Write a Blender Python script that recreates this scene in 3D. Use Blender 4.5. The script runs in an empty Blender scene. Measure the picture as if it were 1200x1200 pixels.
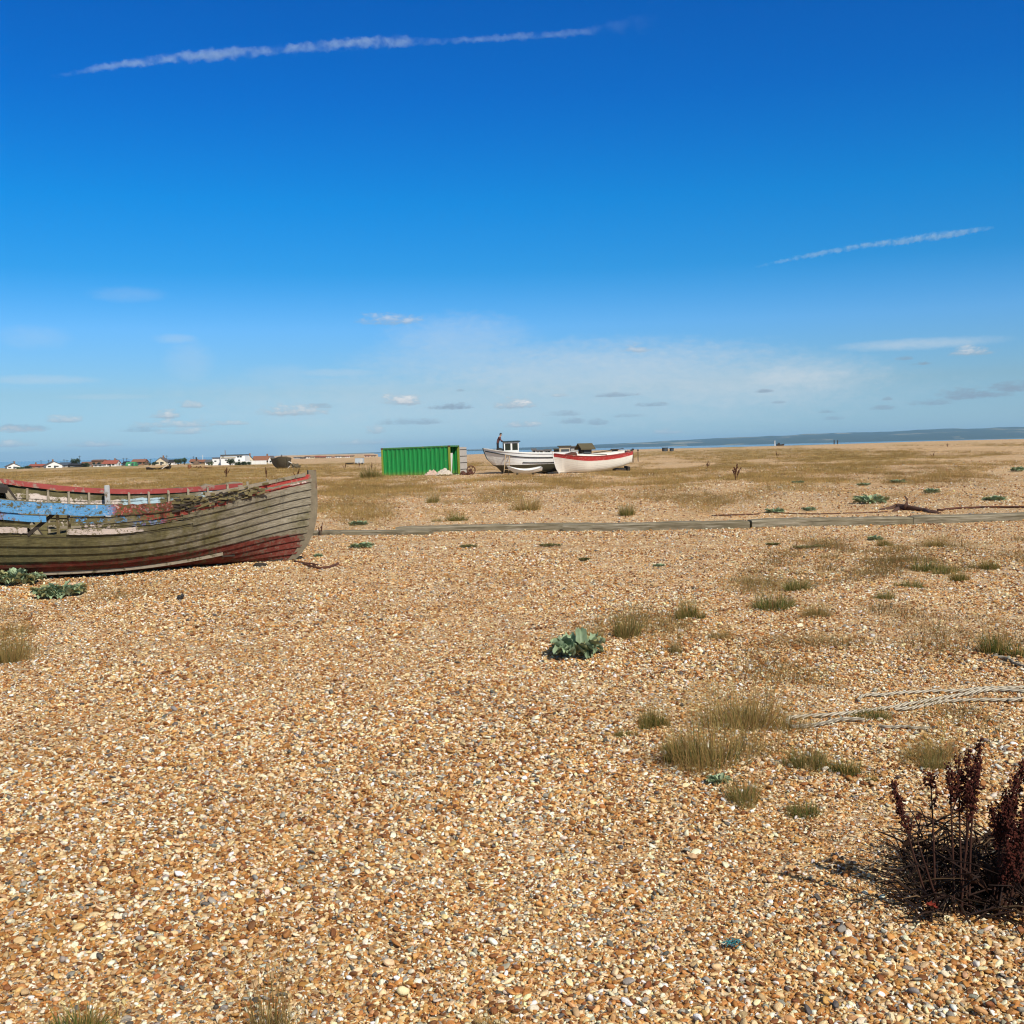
import bpy, bmesh, math, random
import numpy as np
from mathutils import Vector, Matrix, Euler

SC = bpy.context.scene
COL = SC.collection
R = math.radians
rnd = random.Random(7)
nrs = np.random.RandomState(11)

# ------------------------------------------------------------------ camera
EYE = 1.75
F = 1300.0                       # focal length in pixels of a 1200 px wide picture
PITCH, ROLL = R(3.21), R(1.35)
cam_rot = Matrix.Rotation(R(90) - PITCH, 3, 'X') @ Matrix.Rotation(-ROLL, 3, 'Z')
cd = bpy.data.cameras.new('camera')
cam = bpy.data.objects.new('camera', cd)
COL.objects.link(cam)
cam.matrix_world = Matrix.Translation((0, 0, EYE)) @ cam_rot.to_4x4()
cd.sensor_width = 36.0
cd.lens = 36.0 * F / 1200.0
cd.clip_start = 0.05
cd.clip_end = 120000.0
SC.camera = cam


def ray(px, py):
    return (cam_rot @ Vector(((px - 600) / F, -(py - 600) / F, -1.0))).normalized()


def sm(a, b, x):
    t = np.clip((np.asarray(x, float) - a) / (b - a), 0, 1)
    return t * t * (3 - 2 * t)


def _hash(ix, iy, seed):
    h = np.sin(ix * 127.1 + iy * 311.7 + seed * 74.7) * 43758.5453
    return h - np.floor(h)


def noise(x, y, seed=0):
    x = np.asarray(x, float); y = np.asarray(y, float)
    ix, iy = np.floor(x), np.floor(y)
    fx, fy = x - ix, y - iy
    fx = fx * fx * (3 - 2 * fx); fy = fy * fy * (3 - 2 * fy)
    a = _hash(ix, iy, seed); b = _hash(ix + 1, iy, seed)
    c = _hash(ix, iy + 1, seed); d = _hash(ix + 1, iy + 1, seed)
    return (a * (1 - fx) + b * fx) * (1 - fy) + (c * (1 - fx) + d * fx) * fy


def fbm(x, y, seed=0, o=3):
    s = 0; a = 1; t = 0
    for k in range(o):
        s = s + a * noise(x * 2 ** k, y * 2 ** k, seed + k * 13); t += a; a *= .5
    return s / t


def coast(az):
    return np.where(az > -.165, 880 + 90000 * sm(-0.115, -0.15, az), 740 + 90000 * sm(-.215, -.185, az))


def H(x, y):
    x = np.asarray(x, float); y = np.asarray(y, float)
    r = np.hypot(x, y); az = np.arctan2(x, y)
    h = 0.08 * (fbm(x * .55, y * .55, 3) - .5) + 0.05 * (fbm(x * 1.7, y * 1.7, 14) - .5) * (1 - sm(14, 22, r))
    h = h + 0.5 * sm(25, 45, r) * (1 - sm(300, 700, r)) * (fbm(x * .11, y * .09, 5) - .5)
    h = h - 2.1 * sm(60, 560, r) * sm(0.03, -0.12, az)
    h = h - 0.25 * sm(40, 95, r) * (1 - sm(.1, .28, np.abs(az)))
    h = h + 0.9 * sm(500, 860, r) * sm(.22, .42, az) * (.75 + .5 * noise(x * .02, y * .02, 8))
    rc = coast(az)
    h = h - 9.0 * sm(0, 1, (r - rc) / 90.0)
    return h


def Hs(x, y):
    return float(H(x, y))


def G(px, py):
    """the ground point seen at a pixel of the photograph"""
    d = ray(px, py)
    z = 0.0
    p = Vector((0, 0, 0))
    for _ in range(25):
        t = (z - EYE) / min(d.z, -1e-4)
        p = Vector((0, 0, EYE)) + d * t
        z = .5 * z + .5 * Hs(p.x, p.y)
    p.z = Hs(p.x, p.y)
    return p


def at_dist(px, D):
    """ground point in the direction of picture column px, D metres ahead"""
    hy = 527 - 0.0235 * (px - 600)
    d = ray(px, hy)
    k = D / d.y
    x = d.x * k
    return Vector((x, D, Hs(x, D)))


def azel(px, py):
    d = ray(px, py)
    return math.atan2(d.x, d.y), math.atan2(d.z, math.hypot(d.x, d.y))


# ------------------------------------------------------------------ tagging
def tag(o, label=None, cat=None, group=None, kind=None):
    if label: o['label'] = label
    if cat: o['category'] = cat
    if group: o['group'] = group
    if kind: o['kind'] = kind
    return o


def empty(name, loc, label, cat, group=None, rz=0.0, rot=None):
    o = bpy.data.objects.new(name, None)
    o.empty_display_size = .2
    COL.objects.link(o)
    o.location = loc
    o.rotation_euler = rot if rot else (0, 0, rz)
    return tag(o, label, cat, group)


def link_mesh(name, me, parent=None, loc=None, rz=None):
    o = bpy.data.objects.new(name, me)
    COL.objects.link(o)
    if parent: o.parent = parent
    if loc is not None: o.location = loc
    if rz is not None: o.rotation_euler = (0, 0, rz)
    return o


class MB:
    """collects shapes for one mesh"""
    def __init__(s):
        s.v = []; s.f = []; s.m = []; s.uv = []; s.c = []

    def add(s, verts, faces, mat=0, uvs=None, col=None):
        b = len(s.v)
        s.v += [tuple(p) for p in verts]
        s.uv += [tuple(u) for u in uvs] if uvs is not None else [(p[0], p[2]) for p in verts]
        s.c += [col or (1, 1, 1)] * len(verts) if not isinstance(col, list) else col
        for f in faces:
            s.f.append(tuple(i + b for i in f)); s.m.append(mat)

    def box(s, c, size, rot=None, mat=0, bev=0.0, col=None, taper=1.0):
        hx, hy, hz = size[0] / 2, size[1] / 2, size[2] / 2
        if bev > 0:
            bm = bmesh.new(); bmesh.ops.create_cube(bm, size=1)
            for v in bm.verts: v.co = (v.co.x * size[0], v.co.y * size[1], v.co.z * size[2])
            bmesh.ops.bevel(bm, geom=list(bm.edges), offset=bev, segments=1, affect='EDGES', profile=.5)
            bm.verts.index_update()
            vs = [v.co.copy() for v in bm.verts]; fs = [[v.index for v in f.verts] for f in bm.faces]
            bm.free()
        else:
            vs = [Vector((x * hx, y * hy, z * hz)) for x in (-1, 1) for y in (-1, 1) for z in (-1, 1)]
            fs = [(0, 1, 3, 2), (4, 6, 7, 5), (0, 4, 5, 1), (2, 3, 7, 6), (0, 2, 6, 4), (1, 5, 7, 3)]
        if taper != 1:
            for v in vs:
                if v.z > 0: v.x *= taper; v.y *= taper
        M = rot.to_matrix() if isinstance(rot, Euler) else (rot if rot is not None else Matrix.Identity(3))
        vs = [M @ v + Vector(c) for v in vs]
        s.add(vs, fs, mat, col=col)

    def bar(s, p0, p1, w, h, mat=0, up=(0, 0, 1), bev=0.0, jit=0.0):
        p0 = Vector(p0); p1 = Vector(p1)
        d = (p1 - p0); L = d.length; x = d.normalized()
        y = Vector(up).cross(x)
        if y.length < 1e-4: y = Vector((0, 1, 0)).cross(x)
        y.normalize(); z = x.cross(y)
        M = Matrix((x, y, z)).transposed()
        s.box((p0 + p1) / 2, (L, w, h), M, mat, bev)

    def tube(s, path, rad, n=6, mat=0, caps=True, col=None):
        path = [Vector(p) for p in path]
        rads = rad if isinstance(rad, (list, tuple)) else [rad] * len(path)
        vs = []; uvs = []; L = 0
        ref = Vector((0, 0, 1))
        for i, p in enumerate(path):
            a = path[max(i - 1, 0)]; b = path[min(i + 1, len(path) - 1)]
            if i: L += (p - path[i - 1]).length
            t = (b - a).normalized()
            r_ = ref if abs(t.dot(ref)) < .95 else Vector((1, 0, 0))
            u = t.cross(r_).normalized(); w = t.cross(u)
            for k in range(n):
                an = 2 * math.pi * k / n
                vs.append(p + (u * math.cos(an) + w * math.sin(an)) * rads[i]); uvs.append((L, k / n))
        fs = []
        for i in range(len(path) - 1):
            for k in range(n):
                k2 = (k + 1) % n
                fs.append((i * n + k, i * n + k2, (i + 1) * n + k2, (i + 1) * n + k))
        if caps:
            fs.append(tuple(range(n))[::-1]); b = (len(path) - 1) * n
            fs.append(tuple(b + k for k in range(n)))
        s.add(vs, fs, mat, uvs, col)

    def ball(s, c, r, nu=8, nv=5, mat=0, jit=0.0, col=None, rot=None):
        c = Vector(c); r = (r, r, r) if isinstance(r, (int, float)) else r
        vs = []; fs = []
        M = rot.to_matrix() if rot else Matrix.Identity(3)
        for j in range(nv + 1):
            ph = math.pi * j / nv
            for i in range(nu):
                th = 2 * math.pi * i / nu
                k = 1 + rnd.uniform(-jit, jit)
                vs.append(c + M @ Vector((r[0] * math.sin(ph) * math.cos(th) * k, r[1] * math.sin(ph) * math.sin(th) * k, r[2] * math.cos(ph) * k)))
        for j in range(nv):
            for i in range(nu):
                i2 = (i + 1) % nu
                fs.append((j * nu + i, (j + 1) * nu + i, (j + 1) * nu + i2, j * nu + i2))
        s.add(vs, fs, mat, col=col)

    def mesh(s, name, mats, smooth=False):
        me = bpy.data.meshes.new(name)
        me.from_pydata(s.v, [], s.f)
        for m in (mats if isinstance(mats, (list, tuple)) else [mats]): me.materials.append(m)
        me.polygons.foreach_set('material_index', s.m)
        if smooth: me.polygons.foreach_set('use_smooth', [True] * len(s.f))
        uvl = me.uv_layers.new(name='UVMap')
        li = np.empty(len(me.loops), np.int32); me.loops.foreach_get('vertex_index', li)
        uvl.data.foreach_set('uv', np.array(s.uv, np.float32)[li].ravel())
        ca = me.color_attributes.new('tint', 'FLOAT_COLOR', 'POINT')
        cc = np.ones((len(s.v), 4), np.float32); cc[:, :3] = np.array(s.c, np.float32)
        ca.data.foreach_set('color', cc.ravel())
        me.update()
        return me

    def build(s, name, mats, parent=None, smooth=False, loc=None, rz=None):
        return link_mesh(name, s.mesh(name, mats, smooth), parent, loc, rz)


# ------------------------------------------------------------------ node helper
class NT:
    def __init__(s, tree):
        s.t = tree; s.n = tree.nodes; s.l = tree.links; s.n.clear()

    def new(s, kind, **kw):
        n = s.n.new(kind)
        for k, v in kw.items(): setattr(n, k, v)
        return n

    def put(s, sock, val):
        if val is None: return
        if hasattr(val, 'is_output') or isinstance(val, bpy.types.NodeSocket): s.l.new(val, sock)
        else:
            if isinstance(val, (tuple, list)) and len(val) == 3 and sock.type == 'RGBA': val = (*val, 1)
            sock.default_value = val

    def math(s, op, a, b=None, c=None, clamp=False):
        n = s.new('ShaderNodeMath', operation=op, use_clamp=clamp)
        for i, v in enumerate((a, b, c)): s.put(n.inputs[i], v)
        return n.outputs[0]

    def vmath(s, op, a, b=None):
        n = s.new('ShaderNodeVectorMath', operation=op)
        s.put(n.inputs[0], a); s.put(n.inputs[1], b)
        return n.outputs[0]

    def mix(s, f, a, b, mode='MIX'):
        n = s.new('ShaderNodeMix', data_type='RGBA', blend_type=mode)
        s.put(n.inputs[0], f); s.put(n.inputs[6], a); s.put(n.inputs[7], b)
        return n.outputs[2]

    def noise(s, vec, scale, detail=4, rough=.55, dist=0, color=False):
        n = s.new('ShaderNodeTexNoise')
        s.put(n.inputs['Vector'], vec)
        n.inputs['Scale'].default_value = scale; n.inputs['Detail'].default_value = detail
        n.inputs['Roughness'].default_value = rough; n.inputs['Distortion'].default_value = dist
        return n.outputs[1 if color else 0]

    def vor(s, vec, scale, feat='F1', rand=1.0):
        n = s.new('ShaderNodeTexVoronoi', feature=feat)
        s.put(n.inputs['Vector'], vec); n.inputs['Scale'].default_value = scale
        n.inputs['Randomness'].default_value = rand
        return n

    def ramp(s, f, stops, interp='LINEAR'):
        n = s.new('ShaderNodeValToRGB')
        cr = n.color_ramp; cr.interpolation = interp
        while len(cr.elements) > 1: cr.elements.remove(cr.elements[-1])
        for i, (p, c) in enumerate(stops):
            e = cr.elements[0] if i == 0 else cr.elements.new(p)
            e.position = p
            e.color = (*c, 1) if isinstance(c, (tuple, list)) else (c, c, c, 1)
        s.put(n.inputs[0], f)
        return n.outputs[0]

    def step(s, v, a, b):
        n = s.new('ShaderNodeMapRange', interpolation_type='SMOOTHSTEP', clamp=True)
        s.put(n.inputs[0], v); s.put(n.inputs[1], a); s.put(n.inputs[2], b)
        return n.outputs[0]

    def sep(s, v):
        n = s.new('ShaderNodeSeparateXYZ'); s.put(n.inputs[0], v); return n.outputs

    def comb(s, x, y, z):
        n = s.new('ShaderNodeCombineXYZ')
        for i, v in enumerate((x, y, z)): s.put(n.inputs[i], v)
        return n.outputs[0]

    def bump(s, h, strength, dist, normal=None):
        n = s.new('ShaderNodeBump')
        n.inputs['Strength'].default_value = strength; n.inputs['Distance'].default_value = dist
        s.put(n.inputs['Height'], h); s.put(n.inputs['Normal'], normal)
        return n.outputs[0]

    def attr(s, name, kind='GEOMETRY'):
        return s.new('ShaderNodeAttribute', attribute_name=name, attribute_type=kind)

    def out(s, color, rough=.8, metal=0, normal=None, alpha=None, spec=None, sub=None):
        p = s.new('ShaderNodeBsdfPrincipled'); o = s.new('ShaderNodeOutputMaterial')
        s.put(p.inputs['Base Color'], color); s.put(p.inputs['Roughness'], rough); s.put(p.inputs['Metallic'], metal)
        s.put(p.inputs['Normal'], normal); s.put(p.inputs['Alpha'], alpha)
        s.put(p.inputs['Specular IOR Level'], spec)
        s.l.new(p.outputs[0], o.inputs[0])
        return p


def new_mat(name):
    m = bpy.data.materials.new(name); m.use_nodes = True
    return m, NT(m.node_tree)


def mat_plain(name, col, rough=.8, var=.25, scale=6, metal=0, bump=0.0, dirt=None, dirt_amt=.5, tint=False, coord='Object'):
    """paint or bare stuff with mottling and worn patches"""
    m, t = new_mat(name)
    co = t.new('ShaderNodeTexCoord').outputs[coord]
    n = t.noise(co, scale, 6, .65)
    c = t.mix(n, tuple(max(0, k * (1 - var)) for k in col), tuple(min(1, k * (1 + var)) for k in col))
    if tint: c = t.mix(1.0, c, t.attr('tint').outputs['Color'], 'MULTIPLY')
    if dirt:
        d = t.noise(co, scale * .45, 8, .7)
        c = t.mix(t.step(d, 1 - dirt_amt, 1.08 - dirt_amt), c, dirt)
    t.out(c, rough, metal, t.bump(n, bump, .02) if bump else None)
    return m
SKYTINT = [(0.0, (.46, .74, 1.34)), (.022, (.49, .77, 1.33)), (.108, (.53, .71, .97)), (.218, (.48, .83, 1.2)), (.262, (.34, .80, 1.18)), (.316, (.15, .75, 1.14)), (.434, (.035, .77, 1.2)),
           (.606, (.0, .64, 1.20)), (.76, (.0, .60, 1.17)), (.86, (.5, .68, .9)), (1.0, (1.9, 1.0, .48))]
PEB_RINGS = [(2.3, 4.5, 9500), (4.5, 7, 6200), (7, 10, 3200), (10, 14, 1600), (14, 19, 750), (19, 26, 300), (26, 45, 75), (45, 95, 16)]
HAZE = 3.3e-5
# ------------------------------------------------------------------ light
SUN_EL, SUN_AZ = R(42), R(180 - 32)      # azimuth from +Y clockwise: behind the camera, to the right
sun_dir = Vector((math.sin(SUN_AZ) * math.cos(SUN_EL), math.cos(SUN_AZ) * math.cos(SUN_EL), math.sin(SUN_EL)))
sl = bpy.data.lights.new('sun', 'SUN'); sl.energy = 5.0; sl.angle = R(.53); sl.color = (1.0, .94, .84)
so = bpy.data.objects.new('sun', sl); COL.objects.link(so)
so.rotation_euler = sun_dir.to_track_quat('Z', 'Y').to_euler(); so.location = (20, -20, 30)

SC.view_settings.view_transform = 'Standard'; SC.view_settings.look = 'None'
SC.view_settings.exposure = 0.0; SC.view_settings.gamma = 1.0

W = bpy.data.worlds.new('World'); SC.world = W; W.use_nodes = True
t = NT(W.node_tree)
sky = t.new('ShaderNodeTexSky', sky_type='NISHITA')
sky.sun_disc = False; sky.sun_elevation = SUN_EL; sky.sun_rotation = SUN_AZ
sky.altitude = 0; sky.air_density = 1.0; sky.dust_density = 0.25; sky.ozone_density = 3.0
dirv = t.new('ShaderNodeTexCoord').outputs['Generated']
dx, dy, dz = t.sep(dirv)
az = t.math('ARCTAN2', dx, dy)
el = t.math('ARCSINE', dz)
hs = t.new('ShaderNodeHueSaturation')
hs.inputs['Hue'].default_value = 0.497
hs.inputs['Saturation'].default_value = 1.32
t.l.new(sky.outputs[0], hs.inputs['Color'])
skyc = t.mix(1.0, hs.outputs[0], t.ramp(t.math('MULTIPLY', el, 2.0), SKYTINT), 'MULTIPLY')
# sky above the view mixed to neutral, added to take blue out of shadows
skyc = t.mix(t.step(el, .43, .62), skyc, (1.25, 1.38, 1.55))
# high thin cloud and small fair-weather cumulus, placed by direction in the sky
cv = t.comb(az, t.math('MULTIPLY', el, 2.2), 0.0)
fine = t.noise(cv, 60, 7, .62)
finer = t.noise(cv, 150, 5, .6)
edge = t.math('ADD', t.math('MULTIPLY', t.math('SUBTRACT', fine, .5), 2.6), t.math('MULTIPLY', t.math('SUBTRACT', finer, .5), 1.5))
K = 1.0 / F


def cloud_field(items, asym):
    total = None; shade = None
    for (px, py, w, h, a) in items:
        u0, v0 = azel(px, py)
        if asym: w *= 1.2; h *= 1.35; a = min(1, a * 1.1 + .14)
        du = t.math('MULTIPLY', t.math('SUBTRACT', az, u0), 1.0 / (w * K))
        dv = t.math('SUBTRACT', el, v0)
        if asym:
            up = t.math('MULTIPLY', t.math('MAXIMUM', dv, 0.0), 1.0 / (h * K))
            dn = t.math('MULTIPLY', t.math('MINIMUM', dv, 0.0), 1.0 / (h * .35 * K))
            dvn = t.math('ADD', up, dn)
        else:
            dvn = t.math('MULTIPLY', dv, 1.0 / (h * K))
        d2 = t.math('ADD', t.math('MULTIPLY', du, du), t.math('MULTIPLY', dvn, dvn))
        m = t.math('MULTIPLY', t.math('SUBTRACT', 1.0, d2), 1.0)
        m = t.math('MULTIPLY', t.step(t.math('ADD', m, t.math('MULTIPLY', edge, 1.05 if asym else .42)), -.05 if asym else -.3, 1.25 if asym else 1.35), a)
        total = m if total is None else t.math('MAXIMUM', total, m)
        if asym:
            sh = t.math('MULTIPLY', m, t.step(t.math('ADD', dvn, t.math('MULTIPLY', edge, .5)), -.5, .8))
            shade = sh if shade is None else t.math('MAXIMUM', shade, sh)
    return total, shade


cum = [(470, 472, 24, 9, 1), (603, 476, 24, 8, .9), (456, 377, 36, 9, .5), (745, 411, 16, 6, .45), (345, 484, 40, 9, .7),
       (196, 488, 17, 7, .7), (224, 476, 14, 6, .55), (205, 499, 50, 6, .55), (78, 493, 20, 6, .55), (20, 505, 26, 5, .5),
       (440, 506, 12, 7, .6), (1138, 414, 26, 7, .6), (612, 499, 22, 5, .6), (425, 520, 30, 4, .5), (110, 522, 30, 4, .5), (215, 507, 30, 5, .5),
       (780, 507, 18, 4, .4), (12, 522, 26, 5, .5), (655, 464, 10, 3, .35), (265, 497, 26, 4, .5)]
dark = [(530, 478, 28, 5, .8), (480, 496, 40, 5, .5), (375, 477, 20, 4, .4), (1135, 465, 34, 8, .8), (1185, 456, 26, 8, .8), (1090, 473, 22, 5, .6),
        (895, 459, 11, 3, .7), (1080, 427, 12, 2.5, .7), (1060, 421, 9, 3, .5), (720, 464, 26, 3.5, .6), (765, 475, 20, 3.5, .6), (670, 495, 18, 5, .5), (700, 496, 16, 5, .5),
        (1165, 464, 16, 4, .6), (970, 483, 10, 3, .5), (975, 491, 12, 3, .4), (1035, 479, 14, 4, .5), (25, 503, 26, 5, .5), (165, 505, 20, 4, .4),
        (660, 486, 20, 4, .4), (540, 458, 6, 2, .3), (735, 488, 22, 3, .4), (1040, 468, 6, 2.5, .5), (912, 472, 8, 2, .4)]
thin = [(920, 443, 92, 20, .82), (860, 449, 190, 36, .64), (700, 440, 270, 44, .60), (560, 425, 160, 30, .40), (540, 402, 95, 36, .36), (1075, 403, 95, 7, .5), (620, 468, 460, 46, .40),
        (222, 425, 30, 26, .20), (205, 397, 26, 6, .30), (50, 445, 60, 6, .34), (40, 395, 40, 14, .16), (330, 440, 50, 14, .20), (150, 345, 44, 9, .16), (400, 437, 66, 6, .34), (130, 465, 60, 4, .22), (290, 468, 50, 4, .22), (430, 520, 500, 26, .16),
        (520, 380, 26, 5, .22)]
ca, cs = cloud_field(cum, True)
da, _ = cloud_field(dark, True)
ta, _ = cloud_field(thin, False)
streak = t.noise(t.comb(t.math('MULTIPLY', az, .22), el, 0.0), 55, 5, .6)
ta = t.math('MULTIPLY', ta, t.math('ADD', .55, t.math('MULTIPLY', streak, .9)))
SKS = 0.10
col = t.mix(ta, skyc, tuple(k / SKS for k in (.62, .70, .76)))
col = t.mix(t.math('MULTIPLY', da, .8), col, tuple(k / SKS for k in (.26, .34, .44)))
ccol = t.mix(cs, tuple(k / SKS for k in (.36, .44, .52)), tuple(k / SKS for k in (.88, .85, .83)))
col = t.mix(t.math('MULTIPLY', ca, .85), col, ccol)
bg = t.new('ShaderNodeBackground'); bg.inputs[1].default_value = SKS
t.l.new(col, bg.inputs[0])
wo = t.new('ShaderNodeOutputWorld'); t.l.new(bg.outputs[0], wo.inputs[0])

# ------------------------------------------------------------------ where the dry grass grows
cm_inv = np.array(cam_rot.transposed())


def proj(x, y, z):
    p = np.stack([x, y, np.asarray(z) - EYE])
    q = np.tensordot(cm_inv, p, 1)
    w = np.where(q[2] < -1e-3, -q[2], 1e9)
    return 600 + F * q[0] / w, 600 - F * q[1] / w


PATCH = [  # centre, half sizes in the view, strength
    (190, 557, 290, 21, 1.0), (412, 585, 50, 26, 1.0), (450, 572, 70, 12, .9), (585, 585, 26, 14, .55), (640, 566, 120, 10, .55),
    (535, 596, 60, 10, .35), (700, 590, 40, 12, .3), (905, 533, 210, 7, 1.1), (1000, 548, 260, 9, .7), (830, 555, 110, 14, .8), (900, 572, 100, 13, .6),
    (800, 580, 60, 16, .6), (1150, 560, 110, 14, .35), (1000, 585, 130, 10, .25), (1000, 665, 120, 28, .56), (1130, 660, 100, 30, .55),
    (905, 690, 70, 26, .48), (1060, 715, 80, 30, .52), (1160, 750, 70, 24, .45), (950, 735, 80, 24, .42), (845, 840, 80, 40, .55),
    (1080, 860, 100, 44, .48), (8, 750, 26, 30, .5), (760, 735, 40, 30, .2), (500, 548, 130, 5, .6), (1060, 520.5, 200, 3.2, .62), (860, 524, 120, 2.5, .6),
    (1060, 640, 160, 12, .25), (90, 690, 110, 14, .3), (960, 870, 80, 36, .42), (800, 720, 70, 26, .35), (930, 800, 60, 26, .35)]


def dens(x, y):
    z = H(x, y)
    px, py = proj(x, y, z)
    d = np.zeros_like(px)
    for (cx, cy, sx, sy, a) in PATCH:
        q = ((px - cx) / sx) ** 2 + ((py - cy) / sy) ** 2
        d = np.maximum(d, a * np.exp(-0.5 * q * q))
    r = np.hypot(x, y)
    out = (px < -30) | (px > 1230) | (y < 1)
    d = np.where(out, .55 * sm(20, 32, r), d)          # beyond the picture the heath goes on
    s = 1 + r / 25.0
    n = .55 * fbm(x * 1.3 / s, y * 1.1 / s, 21) + .45 * fbm(x * .28, y * .22, 33)
    return d, np.clip(d * 1.15 - .55 + (n - .5) * 3.4 + .30, 0, 1) * np.minimum(1, d * 3)


# ------------------------------------------------------------------ ground sheet
def ground_mesh():
    rr = [0.0]
    r = .6
    while r < 3000:
        rr.append(r); r *= 1.022 if r < 160 else 1.06
    rr += [3400, 4200, 5500, 7500, 10500, 15000, 21000, 28000]
    aa = list(np.linspace(-.62, .62, 380)) + list(np.linspace(.62, 2 * math.pi - .62, 60))[1:-1]
    aa = np.array(aa); rr = np.array(rr[1:])
    A, RR = np.meshgrid(aa, rr)
    X = RR * np.sin(A); Y = RR * np.cos(A); Z = H(X, Y)
    nA, nR = len(aa), len(rr)
    verts = np.stack([X, Y, Z], -1).reshape(-1, 3)
    idx = np.arange(nA * nR).reshape(nR, nA)
    nxt = np.roll(idx, -1, 1)
    faces = np.stack([idx[:-1], nxt[:-1], nxt[1:], idx[1:]], -1).reshape(-1, 4)[:, ::-1]
    verts = np.vstack([verts, [[0, 0, Hs(0, 0)]]])
    faces = faces.tolist() + [(idx[0, i], nA * nR, nxt[0, i]) for i in range(nA)]
    faces = [tuple(int(k) for k in f) for f in faces]
    me = bpy.data.meshes.new('ground')
    me.from_pydata(verts.tolist(), [], faces)
    me.polygons.foreach_set('use_smooth', [True] * len(faces))
    at = me.attributes.new('grass', 'FLOAT', 'POINT')
    at.data.foreach_set('value', dens(verts[:, 0], verts[:, 1])[1].astype(np.float32))
    me.update()
    # faces must look up
    if me.polygons[0].normal.z < 0: me.flip_normals()
    return me


PAL = [(0.0, (.60, .35, .135)), (.12, (.84, .63, .36)), (.24, (.41, .175, .045)), (.41, (.70, .49, .245)), (.50, (.55, .275, .080)), (.60, (.86, .75, .55)),
       (.715, (.21, .080, .024)), (.83, (.48, .31, .16)), (.87, (.33, .30, .25)), (.935, (.11, .10, .085)), (.96, (.86, .83, .74))]


def mat_ground():
    m, t = new_mat('shingle_ground')
    pos = t.new('ShaderNodeNewGeometry').outputs['Position']
    wob = t.vmath('ADD', pos, t.vmath('SCALE', t.noise(pos, 9, 2, color=True)))
    v1 = t.vor(pos, 46)
    v2 = t.vor(pos, 21)
    v3 = t.vor(pos, 7)
    c1 = t.ramp(t.sep(v1.outputs['Color'])[0], PAL, 'CONSTANT')
    c2 = t.ramp(t.sep(v2.outputs['Color'])[0], PAL, 'CONSTANT')
    c3 = t.ramp(t.sep(v3.outputs['Color'])[1], PAL, 'CONSTANT')
    c = t.mix(.5, c1, c2)
    c = t.mix(.25, c, c3)
    gap = t.step(v1.outputs['Distance'], .35, .75)
    c = t.mix(t.math('MULTIPLY', gap, .30), c, (.16, .085, .035))
    c = t.mix(1.0, c, (1.13, 1.11, 1.03), 'MULTIPLY')
    c = t.mix(1.0, c, t.ramp(t.noise(t.vmath('MULTIPLY', pos, (.6, 1, 1)), .055, 5, .65), [(.32, (.74, .72, .66)), (.55, (1, 1, 1)), (.75, (1.08, 1.06, 1.03))]), 'MULTIPLY')
    big = t.noise(pos, .35, 6, .6)
    mid = t.noise(pos, 1.9, 5, .65)
    c = t.mix(t.math('MULTIPLY', t.step(big, .42, .68), .35), c, (.55, .42, .27))
    c = t.mix(1.0, c, t.ramp(mid, [(.25, (.80, .78, .74)), (.7, (1.10, 1.10, 1.12))]), 'MULTIPLY')
    # litter, moss and dry stalks where the grass grows
    g = t.attr('grass').outputs['Fac']
    gn = t.noise(pos, 2.6, 8, .75)
    gf = t.step(t.math('ADD', g, t.math('MULTIPLY', t.math('SUBTRACT', gn, .5), 1.3)), .30, .95)
    gcol = t.ramp(t.noise(pos, 5.5, 6, .75), [(.28, (.13, .10, .032)), (.45, (.30, .205, .07)), (.6, (.40, .285, .11)), (.78, (.52, .39, .19))])
    c = t.mix(t.math('MULTIPLY', gf, .82), c, gcol)
    b1 = t.bump(t.math('SUBTRACT', 1.0, v1.outputs['Distance']), .8, .012)
    b2 = t.bump(t.math('SUBTRACT', 1.0, v2.outputs['Distance']), .5, .02, b1)
    b3 = t.bump(t.noise(pos, 3.5, 6, .7), .35, .08, b2)
    t.out(c, .8, 0, b3, spec=.25)
    return m


M_GROUND = mat_ground()
g_me = ground_mesh(); g_me.materials.append(M_GROUND)
ground = tag(link_mesh('ground', g_me), 'pale orange shingle beach stretching away to the horizon', 'ground', kind='structure')

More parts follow.
